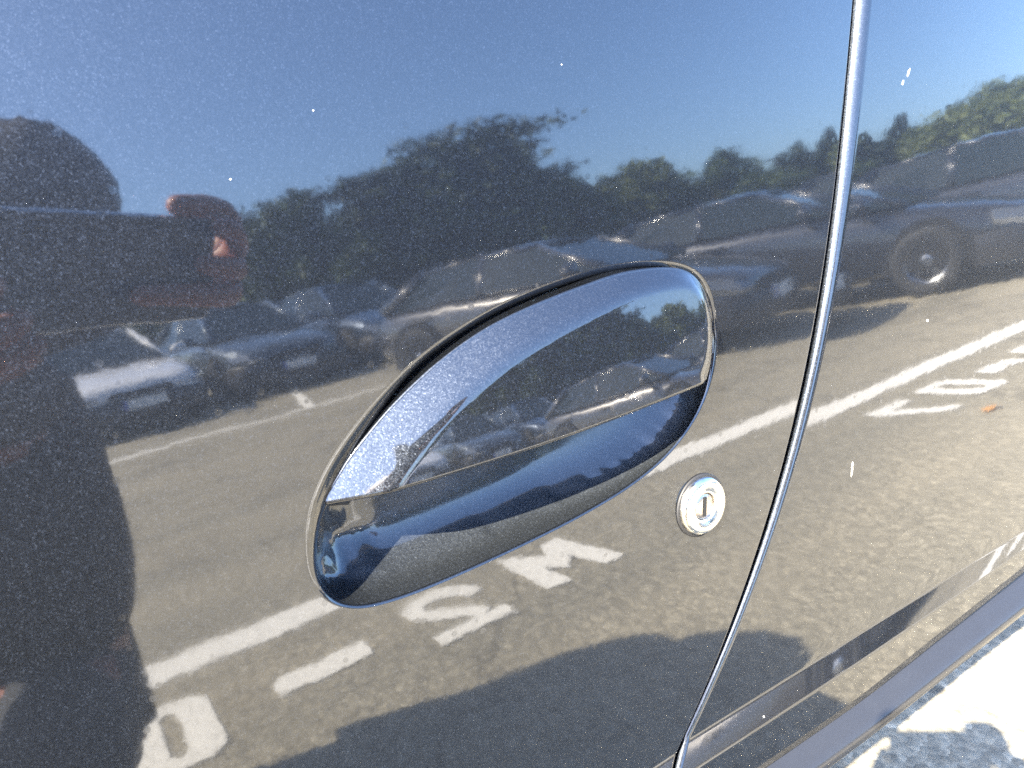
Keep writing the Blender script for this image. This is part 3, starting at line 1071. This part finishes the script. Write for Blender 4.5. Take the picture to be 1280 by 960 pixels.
        hl = [(x + .02, y * 1.02, z) for x, y, z in hl]
        panel('headlight', hl if sg > 0 else hl[::-1], LAMP, o, 0.05)
        # wheels and wells
        for wx in (-.88, -3.42):
            wheel(o, wx, sg * .80, rimmat, .325, sg)
            bm = bmesh.new()
            c = [bm.verts.new((wx + .385 * math.cos(2 * math.pi * k / 28), sg * .908, .335 + .385 * math.sin(2 * math.pi * k / 28))) for k in range(28) if math.sin(2 * math.pi * k / 28) > -.42]
            d = [bm.verts.new((q.co.x, sg * .72, q.co.z)) for q in c]
            bm.faces.new(c)
            for k in range(len(c) - 1):
                bm.faces.new((c[k], c[k + 1], d[k + 1], d[k]))
            bm_obj('wheel_well', bm, ARCH, o)
        # wheel stands proud of the well's face
    for wch in [c for c in o.children if c.name.startswith('wheel') and not c.name.startswith('wheel_well')]:
        wch.location.y += 0.03 if wch.data.vertices[0].co.y > 0 else -0.03
    if bumper:
        V2 = []
        for z, q in ((.20, 0), (.30, .02), (.47 * zs, .02), (.50 * zs, 0)):
            for (x, y) in ((-.50, .89), (-.2, .85), (-.035, .72), (.02, .45), (.03, 0), (.02, -.45), (-.035, -.72), (-.2, -.85), (-.50, -.89)):
                V2.append((x + q, y * (1 + q * .6), z))
        mesh_obj('bumper', V2, [(r * 9 + i, (r + 1) * 9 + i, (r + 1) * 9 + i + 1, r * 9 + i + 1) for r in range(3) for i in range(8)][::1], BUMPER, o)
    gq = [(.035, -.40, .52 * zs), (.035, .40, .52 * zs), (.012, .36, .60 * zs), (.012, -.36, .60 * zs)]
    panel('grille', gq, ARCH, o)
    if plate:
        pl = panel('number_plate', [(.062, -.26, .34), (.062, .26, .34), (.055, .26, .455), (.055, -.26, .455)], PLATE, o)
        panel('plate_band', [(.068, .215, .342), (.068, .26, .342), (.061, .26, .453), (.061, .215, .453)], PLATEBLUE, pl)
    sk = [(.0, -.55, .22), (.0, .55, .22)]
    return o


PA = car_paint('charcoal_paint', (0.075, 0.072, 0.072), 0.28, 0.5)
PB = car_paint('black_paint', (0.035, 0.037, 0.045), 0.25, 0.4)
PW = car_paint('white_paint', (0.74, 0.74, 0.75), 0.35, 0.0)
PG = car_paint('blue_grey_paint', (0.075, 0.095, 0.12), 0.3, 0.4)
PN = car_paint('navy_paint', (0.025, 0.045, 0.085), 0.3, 0.4)
make_car('parked_car', 'charcoal car nearest in the reflection, nose towards the bay line', (5.35, -4.25), 22, PA, None, 0.88, roofs=0.835)
make_car('parked_car', 'black car with dark alloy wheels parked behind the charcoal car', (7.95, -3.85), 22, PB, DARKRIM, 0.95, roofs=0.885)
make_car('parked_car', 'black car at the right end of the row, its bonnet high', (10.6, -3.3), 22, PB, DARKRIM, 1.0, roofs=0.97)
make_car('parked_car', 'white car parked far back with a black front bumper', (0.86, -10.2), 10, PW, None, 0.95, roofs=0.95)
make_car('parked_car', 'blue grey car parked beside the white car', (3.05, -11.0), 10, PG)
make_car('parked_car', 'small navy car parked far back between grey and charcoal cars', (5.3, -11.6), 12, PN)

# ------------------------------------------------------------------ trees
def leaf_mat(name, dark, light):
    m, t, b = material(name, dark, 0.6)
    oi = t.nodes.new('ShaderNodeNewGeometry')
    r = ramp(t, oi.outputs['Random Per Island'], [(0.0, dark), (0.6, tuple((a + c) / 2 for a, c in zip(dark, light))), (1.0, light)])
    t.links.new(r.outputs[0], b.inputs['Base Color'])
    b.inputs['Transmission Weight'].default_value = 0.0
    b.inputs['Specular IOR Level'].default_value = 0.25
    return m


LEAF_DARK = leaf_mat('cedar_needles', (0.022, 0.036, 0.022), (0.045, 0.065, 0.035))
LEAF_MID = leaf_mat('dark_leaves', (0.030, 0.050, 0.020), (0.07, 0.10, 0.035))
LEAF_OLIVE = leaf_mat('olive_leaves', (0.055, 0.075, 0.022), (0.12, 0.14, 0.045))
BARK = material('bark', (0.10, 0.075, 0.055), 0.9)[0]


def tube(bm, pts, rad, n=7):
    prev = None
    for i, p in enumerate(pts):
        p = Vector(p)
        d = (Vector(pts[min(i + 1, len(pts) - 1)]) - Vector(pts[max(i - 1, 0)])).normalized()
        u = d.orthogonal().normalized(); v = d.cross(u)
        ring = [bm.verts.new(p + (u * math.cos(2 * math.pi * k / n) + v * math.sin(2 * math.pi * k / n)) * rad[i]) for k in range(n)]
        if prev:
            for k in range(n):
                bm.faces.new((prev[k], prev[(k + 1) % n], ring[(k + 1) % n], ring[k]))
        prev = ring


def make_tree(name, label, az, dist, height, width, kind, mat, seed, group='trees beyond the car park'):
    rng = np.random.default_rng(seed)
    a = R(az)
    o = empty(name, (math.sin(a) * dist, -math.cos(a) * dist, 0), rng.uniform(0, 6))
    tag(o, label, 'tree', group)
    bm = bmesh.new()
    lean = rng.uniform(-.04, .04, 2) * height
    top = height * (.93 if kind == 'slim' else .8)
    tr = [(lean[0] * s, lean[1] * s, top * s) for s in (0, .2, .45, .7, 1)]
    tube(bm, tr, [.035 * height, .028 * height, .022 * height, .014 * height, .004 * height])
    clumps = []
    if kind == 'cedar':
        for i in range(15):
            z = height * (.10 + .86 * i / 14)
            span = width / 2 * (1.0 - .50 * max(0, (i / 14 - .35)) ** 1.4) * rng.uniform(.75, 1.1)
            for j in range(7):
                ang = rng.uniform(0, 2 * math.pi)
                rr = span * rng.uniform(.2, 1)
                clumps.append((rr * math.cos(ang), rr * math.sin(ang), z + rng.normal(0, .02 * height), width * .16 * rng.uniform(.7, 1.3), width * .16 * rng.uniform(.7, 1.3), height * .04))
    elif kind == 'slim':
        for i in range(22):
            z = height * (.10 + .86 * i / 21)
            rr = width / 2 * (1 - (i / 21) ** 2.6) * .75 + .25
            ang = rng.uniform(0, 2 * math.pi)
            clumps.append((rr * .6 * math.cos(ang), rr * .6 * math.sin(ang), z, rr * .9, rr * .9, height * .06))
    else:
        for i in range(46):
            u = rng.normal(0, 1, 3); u /= np.linalg.norm(u)
            q = rng.uniform(.35, 1) ** .5
            cx, cy, cz = u * q * np.array([width * .42, width * .42, height * .40])
            s = rng.uniform(.6, 1.1) * width * .17
            clumps.append((cx, cy, height * .53 + cz, s, s, s * .75))
    # limbs
    for c in clumps[::4]:
        z0 = min(c[2] * .75, top * .9)
        s = z0 / top
        tube(bm, [(lean[0] * s, lean[1] * s, z0), (c[0] * .5 + lean[0] * s * .5, c[1] * .5, (z0 + c[2]) / 2 + .02 * height), (c[0], c[1], c[2])], [.010 * height, .007 * height, .003 * height], 5)
    bm_obj('trunk', bm, BARK, o, True)
    # leaves
    per = max(60, int((13000 if kind == 'round' else 11000) / len(clumps)))
    cl = np.array(clumps)
    n = per * len(cl)
    idx = np.repeat(np.arange(len(cl)), per)
    d = rng.normal(0, 1, (n, 3)); d /= np.linalg.norm(d, axis=1)[:, None]
    rad = rng.uniform(0, 1, n) ** .45
    c = cl[idx, :3] + d * rad[:, None] * cl[idx, 3:] * rng.uniform(.8, 1.25, (n, 1))
    size = (height * .5 + 4) * .029 * rng.uniform(.6, 1.4, n)
    t1 = rng.normal(0, 1, (n, 3))
    if kind == 'cedar':
        t1[:, 2] *= .3
    t1 /= np.linalg.norm(t1, axis=1)[:, None]
    t2 = np.cross(t1, rng.normal(0, 1, (n, 3))); t2 /= np.linalg.norm(t2, axis=1)[:, None]
    p = np.empty((n, 4, 3))
    p[:, 0] = c - t1 * size[:, None]; p[:, 1] = c + t2 * size[:, None] * .55; p[:, 2] = c + t1 * size[:, None]; p[:, 3] = c - t2 * size[:, None] * .55
    me = bpy.data.meshes.new('crown')
    me.vertices.add(n * 4); me.vertices.foreach_set('co', p.reshape(-1))
    me.loops.add(n * 4); me.loops.foreach_set('vertex_index', np.arange(n * 4, dtype=np.int32))
    me.polygons.add(n); me.polygons.foreach_set('loop_start', np.arange(0, n * 4, 4, dtype=np.int32))
    me.materials.append(mat)
    me.update(calc_edges=True)
    link(bpy.data.objects.new('crown', me), o)
    return o


T = make_tree
hgt = lambda el, D: 1.0 + math.tan(R(el)) * D
T('broadleaf_tree', 'dark tree standing behind the white car, left of the wood', 7, 50, hgt(9.0, 50), 9, 'round', LEAF_MID, 1)
T('broadleaf_tree', 'round dark tree just left of the spreading cedar', 15.5, 46, hgt(9.9, 46), 7.5, 'round', LEAF_MID, 2)
T('broadleaf_tree', 'low dark tree filling in below the round tree', 19, 44, hgt(6.5, 44), 6.5, 'round', LEAF_MID, 12)
T('cedar_tree', 'dark spreading cedar with flat tiers, tallest of the trees', 30.8, 52, hgt(10.4, 52), 15.5, 'cedar', LEAF_DARK, 3)
T('cedar_tree', 'smaller dark cedar at the left foot of the tall cedar', 23.5, 47, hgt(9.2, 47), 8, 'cedar', LEAF_DARK, 4)
T('broadleaf_tree', 'dark low tree at the right foot of the tall cedar', 36.5, 50, hgt(6.2, 50), 7.5, 'round', LEAF_MID, 5)
T('broadleaf_tree', 'olive green rounded tree right of the tall cedar', 42.0, 62, hgt(6.2, 62), 9.5, 'round', LEAF_OLIVE, 6)
T('broadleaf_tree', 'mid green bushy tree behind the windscreen of the charcoal car', 47.2, 64, hgt(5.2, 64), 8, 'round', LEAF_MID, 7)
T('conifer_tree', 'slim dark conifer left of the shut line', 52.8, 66, hgt(4.9, 66), 4.4, 'round', LEAF_DARK, 8)
T('conifer_tree', 'second slim conifer nearest the big olive tree', 55.0, 68, hgt(5.1, 68), 3.8, 'slim', LEAF_DARK, 9)
T('broadleaf_tree', 'big broad olive green tree behind the black cars', 60.5, 60, hgt(5.3, 60), 11, 'round', LEAF_OLIVE, 10)
T('broadleaf_tree', 'broad olive tree at the right end of the wood', 67, 58, hgt(5.2, 58), 11, 'round', LEAF_OLIVE, 11)
T('broadleaf_tree', 'olive tree between the conifers and the big olive tree', 57.2, 66, hgt(4.0, 66), 7, 'round', LEAF_OLIVE, 14)
T('broadleaf_tree', 'dark rounded tree between the two cedars', 26.3, 49, hgt(10.0, 49), 9, 'round', LEAF_MID, 21)
T('broadleaf_tree', 'dark tree filling the right side of the tall cedar', 33.6, 51, hgt(8.9, 51), 8, 'round', LEAF_MID, 22)
T('broadleaf_tree', 'low olive tree right behind the charcoal car', 39.5, 58, hgt(4.6, 58), 7.5, 'round', LEAF_OLIVE, 23)
T('broadleaf_tree', 'dark tree standing in front of the tall cedar', 30.0, 50, hgt(9.4, 50), 8.5, 'round', LEAF_MID, 31)
T('broadleaf_tree', 'dense olive tree left of the white house', 63.5, 59, hgt(5.4, 59), 9, 'round', LEAF_OLIVE, 32)
T('broadleaf_tree', 'small tree at the foot of the slim conifers', 50.6, 60, hgt(3.6, 60), 6, 'round', LEAF_MID, 13)

# far hedge that closes the car park
rng = np.random.default_rng(77)
n = 26000
az = R(1) * rng.uniform(-12, 82, n)
dd = 70 + rng.uniform(0, 7, n)
zz = rng.uniform(0, 1, n) ** .8 * (3.9 + 2.4 * np.exp(-((az - .45) / .22) ** 2) + 1.0 * np.sin(az * 37) + .6 * np.sin(az * 91 + 1))
c = np.stack([np.sin(az) * dd, -np.cos(az) * dd, zz], 1)
sz = rng.uniform(.18, .42, n)
t1 = rng.normal(0, 1, (n, 3)); t1 /= np.linalg.norm(t1, axis=1)[:, None]
t2 = np.cross(t1, rng.normal(0, 1, (n, 3))); t2 /= np.linalg.norm(t2, axis=1)[:, None]
p = np.stack([c - t1 * sz[:, None], c + t2 * sz[:, None] * .6, c + t1 * sz[:, None], c - t2 * sz[:, None] * .6], 1)
me = bpy.data.meshes.new('hedge')
me.vertices.add(n * 4); me.vertices.foreach_set('co', p.reshape(-1))
me.loops.add(n * 4); me.loops.foreach_set('vertex_index', np.arange(n * 4, dtype=np.int32))
me.polygons.add(n); me.polygons.foreach_set('loop_start', np.arange(0, n * 4, 4, dtype=np.int32))
me.materials.append(LEAF_MID); me.update(calc_edges=True)
tag(link(bpy.data.objects.new('hedge', me)), kind='stuff')

# low terracotta wall behind the cars and a house beyond the trees
TERRA, t_, b_ = material('terracotta', (0.33, 0.12, 0.07), 0.85)
n_ = noise(t_, 3, 4, 0.6, geo_pos(t_))
r_ = ramp(t_, n_.outputs[0], [(0.3, (0.22, 0.085, 0.05)), (0.7, (0.38, 0.16, 0.10))])
t_.links.new(r_.outputs[0], b_.inputs['Base Color'])
RENDER_W = material('white_render', (0.72, 0.70, 0.66), 0.85)[0]


def box(bm, x0, x1, y0, y1, z0, z1):
    v = [bm.verts.new((x, y, z)) for z in (z0, z1) for y in (y0, y1) for x in (x0, x1)]
    for q in ((0, 1, 3, 2)[::-1], (4, 5, 7, 6), (0, 1, 5, 4), (2, 3, 7, 6)[::-1], (0, 2, 6, 4)[::-1], (1, 3, 7, 5)):
        bm.faces.new([v[i] for i in q])


bm = bmesh.new(); box(bm, 0, 9, -.2, .2, 0, 2.25)
wl = bm_obj('garden_wall', bm, TERRA)
wl.location = (math.sin(R(41)) * 42, -math.cos(R(41)) * 42, 0); wl.rotation_euler = (0, 0, R(43))
tag(wl, 'low terracotta wall at the foot of the olive tree', 'wall')
ho = empty('house', (math.sin(R(66)) * 78, -math.cos(R(66)) * 78, 0), R(62))
tag(ho, 'white house with a red tiled roof beyond the trees', 'house')
bm = bmesh.new(); box(bm, -5, 5, -4, 4, 0, 7.2); bm_obj('wall', bm, RENDER_W, ho)
bm = bmesh.new()
v = [bm.verts.new(q) for q in ((-5.5, -4.5, 7.1), (5.5, -4.5, 7.1), (5.5, 4.5, 7.1), (-5.5, 4.5, 7.1), (-3, 0, 9.2), (3, 0, 9.2))]
for q in ((0, 1, 5, 4), (1, 2, 5), (2, 3, 4, 5), (3, 0, 4), (3, 2, 1, 0)):
    bm.faces.new([v[i] for i in q])
bm_obj('roof', bm, TERRA, ho)
for wx in (-3, 0, 3):
    for wz in (1.4, 4.6):
        bm = bmesh.new(); box(bm, wx - .5, wx + .5, 3.98, 4.04, wz, wz + 1.5); wf = bm_obj('window', bm, RENDER_W, ho)
        bm = bmesh.new(); box(bm, wx - .42, wx + .42, 4.03, 4.06, wz + .08, wz + 1.42); bm_obj('pane', bm, GLASS, wf)

# ------------------------------------------------------------------ people
SKIN = material('skin', (0.30, 0.11, 0.07), 0.5)[0]
HAIR = material('dark_hair', (0.018, 0.014, 0.012), 0.55)[0]
SHIRT = material('black_shirt', (0.030, 0.022, 0.023), 0.85)[0]
TROUSER = material('dark_trousers', (0.03, 0.033, 0.042), 0.85)[0]
SHOE = material('shoe_leather', (0.03, 0.025, 0.02), 0.5)[0]
PHONEB = material('phone_back', (0.03, 0.032, 0.038), 0.25)[0]
PHONEF = material('phone_frame', (0.7, 0.7, 0.7), 0.2, 1.0)[0]
LENS = material('lens_glass', (0.01, 0.01, 0.012), 0.02, spec=1.0)[0]


def skin_mesh(name, verts, edges, radii, mat, parent, levels=2, root=0):
    me = bpy.data.meshes.new(name + '_base')
    me.from_pydata([tuple(map(float, v)) for v in verts], edges, [])
    ob = bpy.data.objects.new(name + '_base', me)
    COL.objects.link(ob)
    ob.modifiers.new('skin', 'SKIN')
    sv = me.skin_vertices[0].data
    for i, r in enumerate(radii):
        sv[i].radius = (r, r) if not isinstance(r, tuple) else r
        sv[i].use_root = (i == root)
    sb = ob.modifiers.new('sub', 'SUBSURF'); sb.levels = levels; sb.render_levels = levels
    dg = bpy.context.evaluated_depsgraph_get()
    m2 = bpy.data.meshes.new_from_object(ob.evaluated_get(dg))
    m2.name = name
    bpy.data.objects.remove(ob)
    m2.materials.clear(); m2.materials.append(mat)
    m2.polygons.foreach_set('use_smooth', [True] * len(m2.polygons))
    return link(bpy.data.objects.new(name, m2), parent)


def chain(V, E, Rr, start, pts):
    k = start
    for p, r in pts:
        V.append(p); Rr.append(r); E.append((k, len(V) - 1)); k = len(V) - 1
    return k


def make_person(J, hands, label, loc, group=None):
    """J: joints in world metres; hands: for each side five lists of finger points"""
    o = empty('person', loc)
    tag(o, label, 'person', group)
    off = Vector(loc)
    q = lambda p: tuple(Vector(p) - off)
    V, E, Rr = [q(J['pelvis'])], [], [.115]
    k = chain(V, E, Rr, 0, [(q(J['spine']), .115), (q(J['chest']), .125), (q(J['neck0']), .07), (q(J['neck']), .055), (q(J['head0']), .075), (q(J['head']), .088), (q(J['head1']), .07)])
    chest = 2
    for s in ('r', 'l'):
        ke = chain(V, E, Rr, chest, [(q(J['sh_' + s]), .062), (q(J['el_' + s]), .043), (q(J['wr_' + s]), .027), (q(J['pm_' + s]), .034)])
        chain(V, E, Rr, 0, [(q(J['hip_' + s]), .095), (q(J['kn_' + s]), .062), (q(J['an_' + s]), .042), (q(J['toe_' + s]), .04)])
    body = skin_mesh('body', V, E, Rr, SKIN, o)
    for s in ('r', 'l'):
        for fg in hands[s]:
            V2, E2, R2 = [q(J['pm_' + s])], [], [.012]
            chain(V2, E2, R2, 0, [(q(p), r) for p, r in zip(fg, (.0105, .0095, .0085, .0072))])
            skin_mesh('finger', V2, E2, R2, SKIN, o)
    # shirt: torso and long dark sleeves that stand in for shade on the forearms
    V, E, Rr = [q(J['pelvis'])], [], [.150]
    chain(V, E, Rr, 0, [(q(J['spine']), .150), (q(J['chest']), .158), (q(J['neck0']), .088)])
    for s in ('r', 'l'):
        sh, el = Vector(J['sh_' + s]), Vector(J['el_' + s])
        chain(V, E, Rr, 2, [(q(sh), .088), (q(el), .066), (q(el.lerp(Vector(J['wr_' + s]), .5)), .046), (q(el.lerp(Vector(J['wr_' + s]), .97)), .036)])
    skin_mesh('shirt', V, E, Rr, SHIRT, o)
    V, E, Rr = [q(J['pelvis'])], [], [.138]
    for s in ('r', 'l'):
        kn, an = Vector(J['kn_' + s]), Vector(J['an_' + s])
        chain(V, E, Rr, 0, [(q(J['hip_' + s]), .115), (q(kn), .085), (q(kn.lerp(an, .92)), .075)])
    skin_mesh('trousers', V, E, Rr, TROUSER, o)
    for s in ('r', 'l'):
        an, toe = Vector(J['an_' + s]), Vector(J['toe_' + s])
        skin_mesh('shoe', [q(an + Vector((0, -.05, -.02))), q(an + Vector((0, 0, -.02))), q(toe)], [(0, 1), (1, 2)], [.05, .055, .045], SHOE, o)
    # hair cap, ears, eyes, nose
    hd = Vector(J['head']); up = (Vector(J['head1']) - Vector(J['head0'])).normalized(); fw = Vector(J['face']).normalized()
    fw = (fw - up * fw.dot(up)).normalized(); rt = fw.cross(up)
    bm = bmesh.new()
    bmesh.ops.create_uvsphere(bm, u_segments=28, v_segments=18, radius=1)
    rr = random.Random(3)
    for v in bm.verts:
        c_ = v.co.copy()
        bump = 1 + .05 * math.sin(c_.x * 9 + c_.z * 7) * math.cos(c_.y * 8) + rr.uniform(-.015, .015)
        wv = (rt * c_.x * .100 + fw * (c_.y * .112 - .010) + up * (c_.z * .105 + .045)) * bump
        v.co = hd - off + wv
    kill = [v for v in bm.verts if (v.co + off - hd).dot(up) < -.015 and (v.co + off - hd).dot(fw) > -.02 or (v.co + off - hd).dot(fw) > .06 and (v.co + off - hd).dot(up) < .06]
    bmesh.ops.delete(bm, geom=kill, context='VERTS')
    bm_obj('hair', bm, HAIR, o, True)
    for sg in (-1, 1):
        bm = bmesh.new(); bmesh.ops.create_uvsphere(bm, u_segments=10, v_segments=8, radius=1)
        for v in bm.verts:
            c_ = v.co.copy(); v.co = hd - off + rt * (sg * .092 + c_.x * .012) + fw * (c_.y * .018 - .005) + up * (c_.z * .032 - .01)
        bm_obj('ear', bm, SKIN, o, True)
        bm = bmesh.new(); bmesh.ops.create_uvsphere(bm, u_segments=10, v_segments=8, radius=.012)
        bmesh.ops.translate(bm, vec=hd - off + rt * sg * .032 + fw * .082 + up * .0, verts=bm.verts)
        bm_obj('eye', bm, LENS, o, True)
    bm = bmesh.new(); bmesh.ops.create_cone(bm, segments=10, radius1=.017, radius2=.006, depth=.05, cap_ends=True)
    for v in bm.verts:
        c_ = v.co.copy(); v.co = hd - off + rt * c_.x + fw * (.088 + c_.y * .6 - c_.z * .25) + up * (c_.z - .03)
    bm_obj('nose', bm, SKIN, o, True)
    return o


def PH(x, y, z=0.0):
    """phone space: right, up, towards the door"""
    return Vector(CAM) + Vector(CR) * x + Vector(CU) * y + Vector(CF) * z


# the phone, its lens at the taking point
ph = empty('phone', tuple(PH(0.06, -0.014, -0.008)))
tag(ph, 'dark phone with a bright metal rim held sideways by the photographer', 'phone')
po = Vector(ph.location)


def rounded(x0, x1, y0, y1, r, n=6):
    out = []
    for cx, cy, a0 in ((x1 - r, y1 - r, 0), (x0 + r, y1 - r, 90), (x0 + r, y0 + r, 180), (x1 - r, y0 + r, 270)):
        for k in range(n + 1):
            a = R(a0 + 90 * k / n)
            out.append((cx + r * math.cos(a), cy + r * math.sin(a)))
    return out


X0, X1, Y0, Y1 = -.013, .147, -.050, .022
Rr_ = rounded(X0, X1, Y0, Y1, .010)
n = len(Rr_)
back = [tuple(PH(x, y, -.0065) - po) for x, y in rounded(X0 + .001, X1 - .001, Y0 + .001, Y1 - .001, .009)]
front = [tuple(PH(x, y, -.0145) - po) for x, y in rounded(X0 + .001, X1 - .001, Y0 + .001, Y1 - .001, .009)]
mesh_obj('back_glass', back, [tuple(range(n))], PHONEB, ph, smooth=False)
mesh_obj('screen', front, [tuple(range(n))[::-1]], LENS, ph, smooth=False)
fr = []
for z, ins in ((-.0064, .001), (-.0072, 0), (-.0138, 0), (-.0146, .001)):
    fr += [tuple(PH(x, y, z) - po) for x, y in rounded(X0 + ins, X1 - ins, Y0 + ins, Y1 - ins, .010 - ins)]
mesh_obj('frame', fr, [(r * n + i, r * n + (i + 1) % n, (r + 1) * n + (i + 1) % n, (r + 1) * n + i) for r in range(3) for i in range(n)], PHONEF, ph)


def lens_at(x, y, r, h):
    V_, f = [], []
    for (rr, z) in ((r, -.0065), (r, -.0065 + h), (r * .78, -.0065 + h), (r * .74, -.0068 + h * .7)):
        V_ += [tuple(PH(x + rr * math.cos(2 * math.pi * k / 20), y + rr * math.sin(2 * math.pi * k / 20), z) - po) for k in range(20)]
    for i in range(3):
        f += [(i * 20 + k, i * 20 + (k + 1) % 20, (i + 1) * 20 + (k + 1) % 20, (i + 1) * 20 + k) for k in range(20)]
    lo = mesh_obj('lens_ring', V_, f, PHONEB, ph)
    mesh_obj('lens', V_[-20:], [tuple(range(20))], LENS, lo, smooth=False)


lens_at(0.0, 0.0, .0065, .0025)
lens_at(0.018, 0.008, .0065, .0025)

J = dict(pelvis=(-.19, -1.10, .49), spine=(-.07, -1.05, .66), chest=(-.095, -.98, .82), neck0=(-.09, -.90, .95), neck=(-.05, -.86, 1.00), head0=(-.03, -.80, 1.045),
         head=(.0, -.78, 1.09), head1=(.005, -.79, 1.135), face=(.3, .9, -.1),
         sh_r=(-.05, -.98, .92), el_r=(-.13, -.60, 1.0), wr_r=tuple(PH(.158, -.030, -.078)), pm_r=tuple(PH(.164, -.014, -.024)),
         sh_l=(-.34, -.95, .90), el_l=(-.38, -.62, .80), wr_l=tuple(PH(-.07, -.10, -.05)), pm_l=tuple(PH(-.045, -.062, -.025)),
         hip_r=(-.09, -1.06, .49), kn_r=(-.12, -.66, .50), an_r=(-.09, -.78, .09), toe_r=(-.05, -.60, .035),
         hip_l=(-.36, -1.06, .50), kn_l=(-.42, -.64, .52), an_l=(-.42, -.80, .09), toe_l=(-.44, -.62, .035))
fr_ = [  # right hand: index over the top edge, middle and ring curled round the end, little finger along the back, thumb on the screen
    [PH(.168, .010, -.010), PH(.158, .026, -.008), PH(.134, .0295, -.008), PH(.106, .0285, -.009)],
    [PH(.166, .000, -.004), PH(.156, .014, .004), PH(.143, .017, .006), PH(.134, .015, .004)],
    [PH(.166, -.014, .000), PH(.150, -.012, .006), PH(.132, -.010, .007), PH(.118, -.008, .005)],
    [PH(.162, -.032, -.002), PH(.142, -.031, .005), PH(.110, -.029, .006), PH(.070, -.028, .004)],
    [PH(.160, -.030, -.028), PH(.145, -.020, -.026), PH(.125, -.012, -.025), PH(.108, -.008, -.024)]]
fl_ = [
    [PH(-.035, -.045, -.012), PH(-.022, -.03, -.002), PH(-.016, -.018, .002), PH(-.010, -.012, .002)],
    [PH(-.030, -.055, -.008), PH(-.014, -.050, .000), PH(-.004, -.040, .004), PH(.006, -.034, .004)],
    [PH(-.028, -.064, -.010), PH(-.010, -.060, -.002), PH(.004, -.056, .002), PH(.016, -.050, .003)],
    [PH(-.030, -.072, -.014), PH(-.012, -.070, -.010), PH(.004, -.066, -.008), PH(.018, -.062, -.008)],
    [PH(-.036, -.050, -.028), PH(-.024, -.040, -.026), PH(-.010, -.030, -.025), PH(.004, -.024, -.024)]]
make_person(J, {'r': fr_, 'l': fl_}, 'photographer in dark clothes crouching at the door and holding a phone', (-.25, -.95, 0))

# figure added out of view at the left to cast the shadow on the asphalt
bx, by = -.44, -1.83
J2 = dict(pelvis=(bx, by + .10, .90), spine=(bx, by + .06, 1.05), chest=(bx, by + .03, 1.25), neck0=(bx, by, 1.38), neck=(bx, by + .01, 1.44), head0=(bx, by + .02, 1.50), head=(bx, by + .02, 1.57), head1=(bx, by + .02, 1.63), face=(.3, .9, 0),
          sh_r=(bx + .19, by - .02, 1.33), el_r=(bx + .21, by + .06, 1.08), wr_r=(bx + .18, by + .28, 1.06), pm_r=(bx + .17, by + .35, 1.06),
          sh_l=(bx - .19, by, 1.33), el_l=(bx - .28, by, 1.08), wr_l=(bx - .27, by + .10, .86), pm_l=(bx - .27, by + .13, .79),
          hip_r=(bx + .10, by + .10, .87), kn_r=(bx + .11, by + .16, .47), an_r=(bx + .11, by + .16, .09), toe_r=(bx + .13, by + .33, .035),
          hip_l=(bx - .10, by + .10, .87), kn_l=(bx - .11, by + .16, .47), an_l=(bx - .11, by + .16, .09), toe_l=(bx - .13, by + .33, .035))


def loose(pm):
    p = Vector(pm)
    out = []
    for k in range(4):
        y = .03 - k * .02
        out.append([p + Vector((0, y, -.035)), p + Vector((0, y + .004, -.065)), p + Vector((0, y + .0, -.088)), p + Vector((0, y - .01, -.105))])
    out.append([p + Vector((0, .035, -.005)), p + Vector((0, .05, -.025)), p + Vector((0, .056, -.045)), p + Vector((0, .056, -.06))])
    return out


make_person(J2, {'r': loose(J2['pm_r']), 'l': loose(J2['pm_l'])}, 'unseen figure in dark clothes added behind the photographer to cast the ground shadow', (bx, by, 0))

# unseen bag, added beside that figure to fill out its ground shadow
BAG = material('shadow_bag_canvas', (0.03, 0.035, 0.05), 0.9)[0]
bm = bmesh.new(); bmesh.ops.create_cube(bm, size=1)
bmesh.ops.subdivide_edges(bm, edges=bm.edges, cuts=3, use_grid_fill=True)
for v in bm.verts:
    c_ = v.co
    k = (1 - .35 * (abs(c_.x) * 2) ** 3 * (abs(c_.z) * 2) ** 2) * (1 - .12 * (abs(c_.y) * 2) ** 2 * (abs(c_.z) * 2) ** 2)
    v.co = Vector((c_.x * .34 * k, c_.y * .64 * k, c_.z * .74))
bagr = empty('shadow_bag', (bx + .18, by + .48, .98))
bmo = bm_obj('shadow_bag_body', bm, BAG, bagr, True)
bmo.modifiers.new('sub', 'SUBSURF').render_levels = 1
bm = bmesh.new(); tube(bm, [(0, -.2, .28), (.02, -.30, .40), (.03, -.38, .44), (.0, -.34, .38), (-.02, -.25, .28)], [.018] * 5, 6)
bm_obj('strap', bm, BAG, bagr, True)
tag(bagr, 'large unseen canvas bag added beside the photographer to fill out the ground shadow', 'bag')

# a dry leaf on the asphalt
LEAFO = material('dry_leaf', (0.55, 0.26, 0.07), 0.7)[0]
lv = [(-.05, 0, .008), (-.02, .022, .014), (.03, .02, .02), (.055, 0, .012), (.03, -.018, .01), (-.02, -.02, .008), (0, 0, .02)]
lf = mesh_obj('dry_leaf', [(3.15 + x, -1.62 + y, z) for x, y, z in lv], [(0, 1, 6), (1, 2, 6), (2, 3, 6), (3, 4, 6), (4, 5, 6), (5, 0, 6)], LEAFO, smooth=False)
tag(lf, 'small orange dry leaf lying on the asphalt near the digit 7', 'leaf')
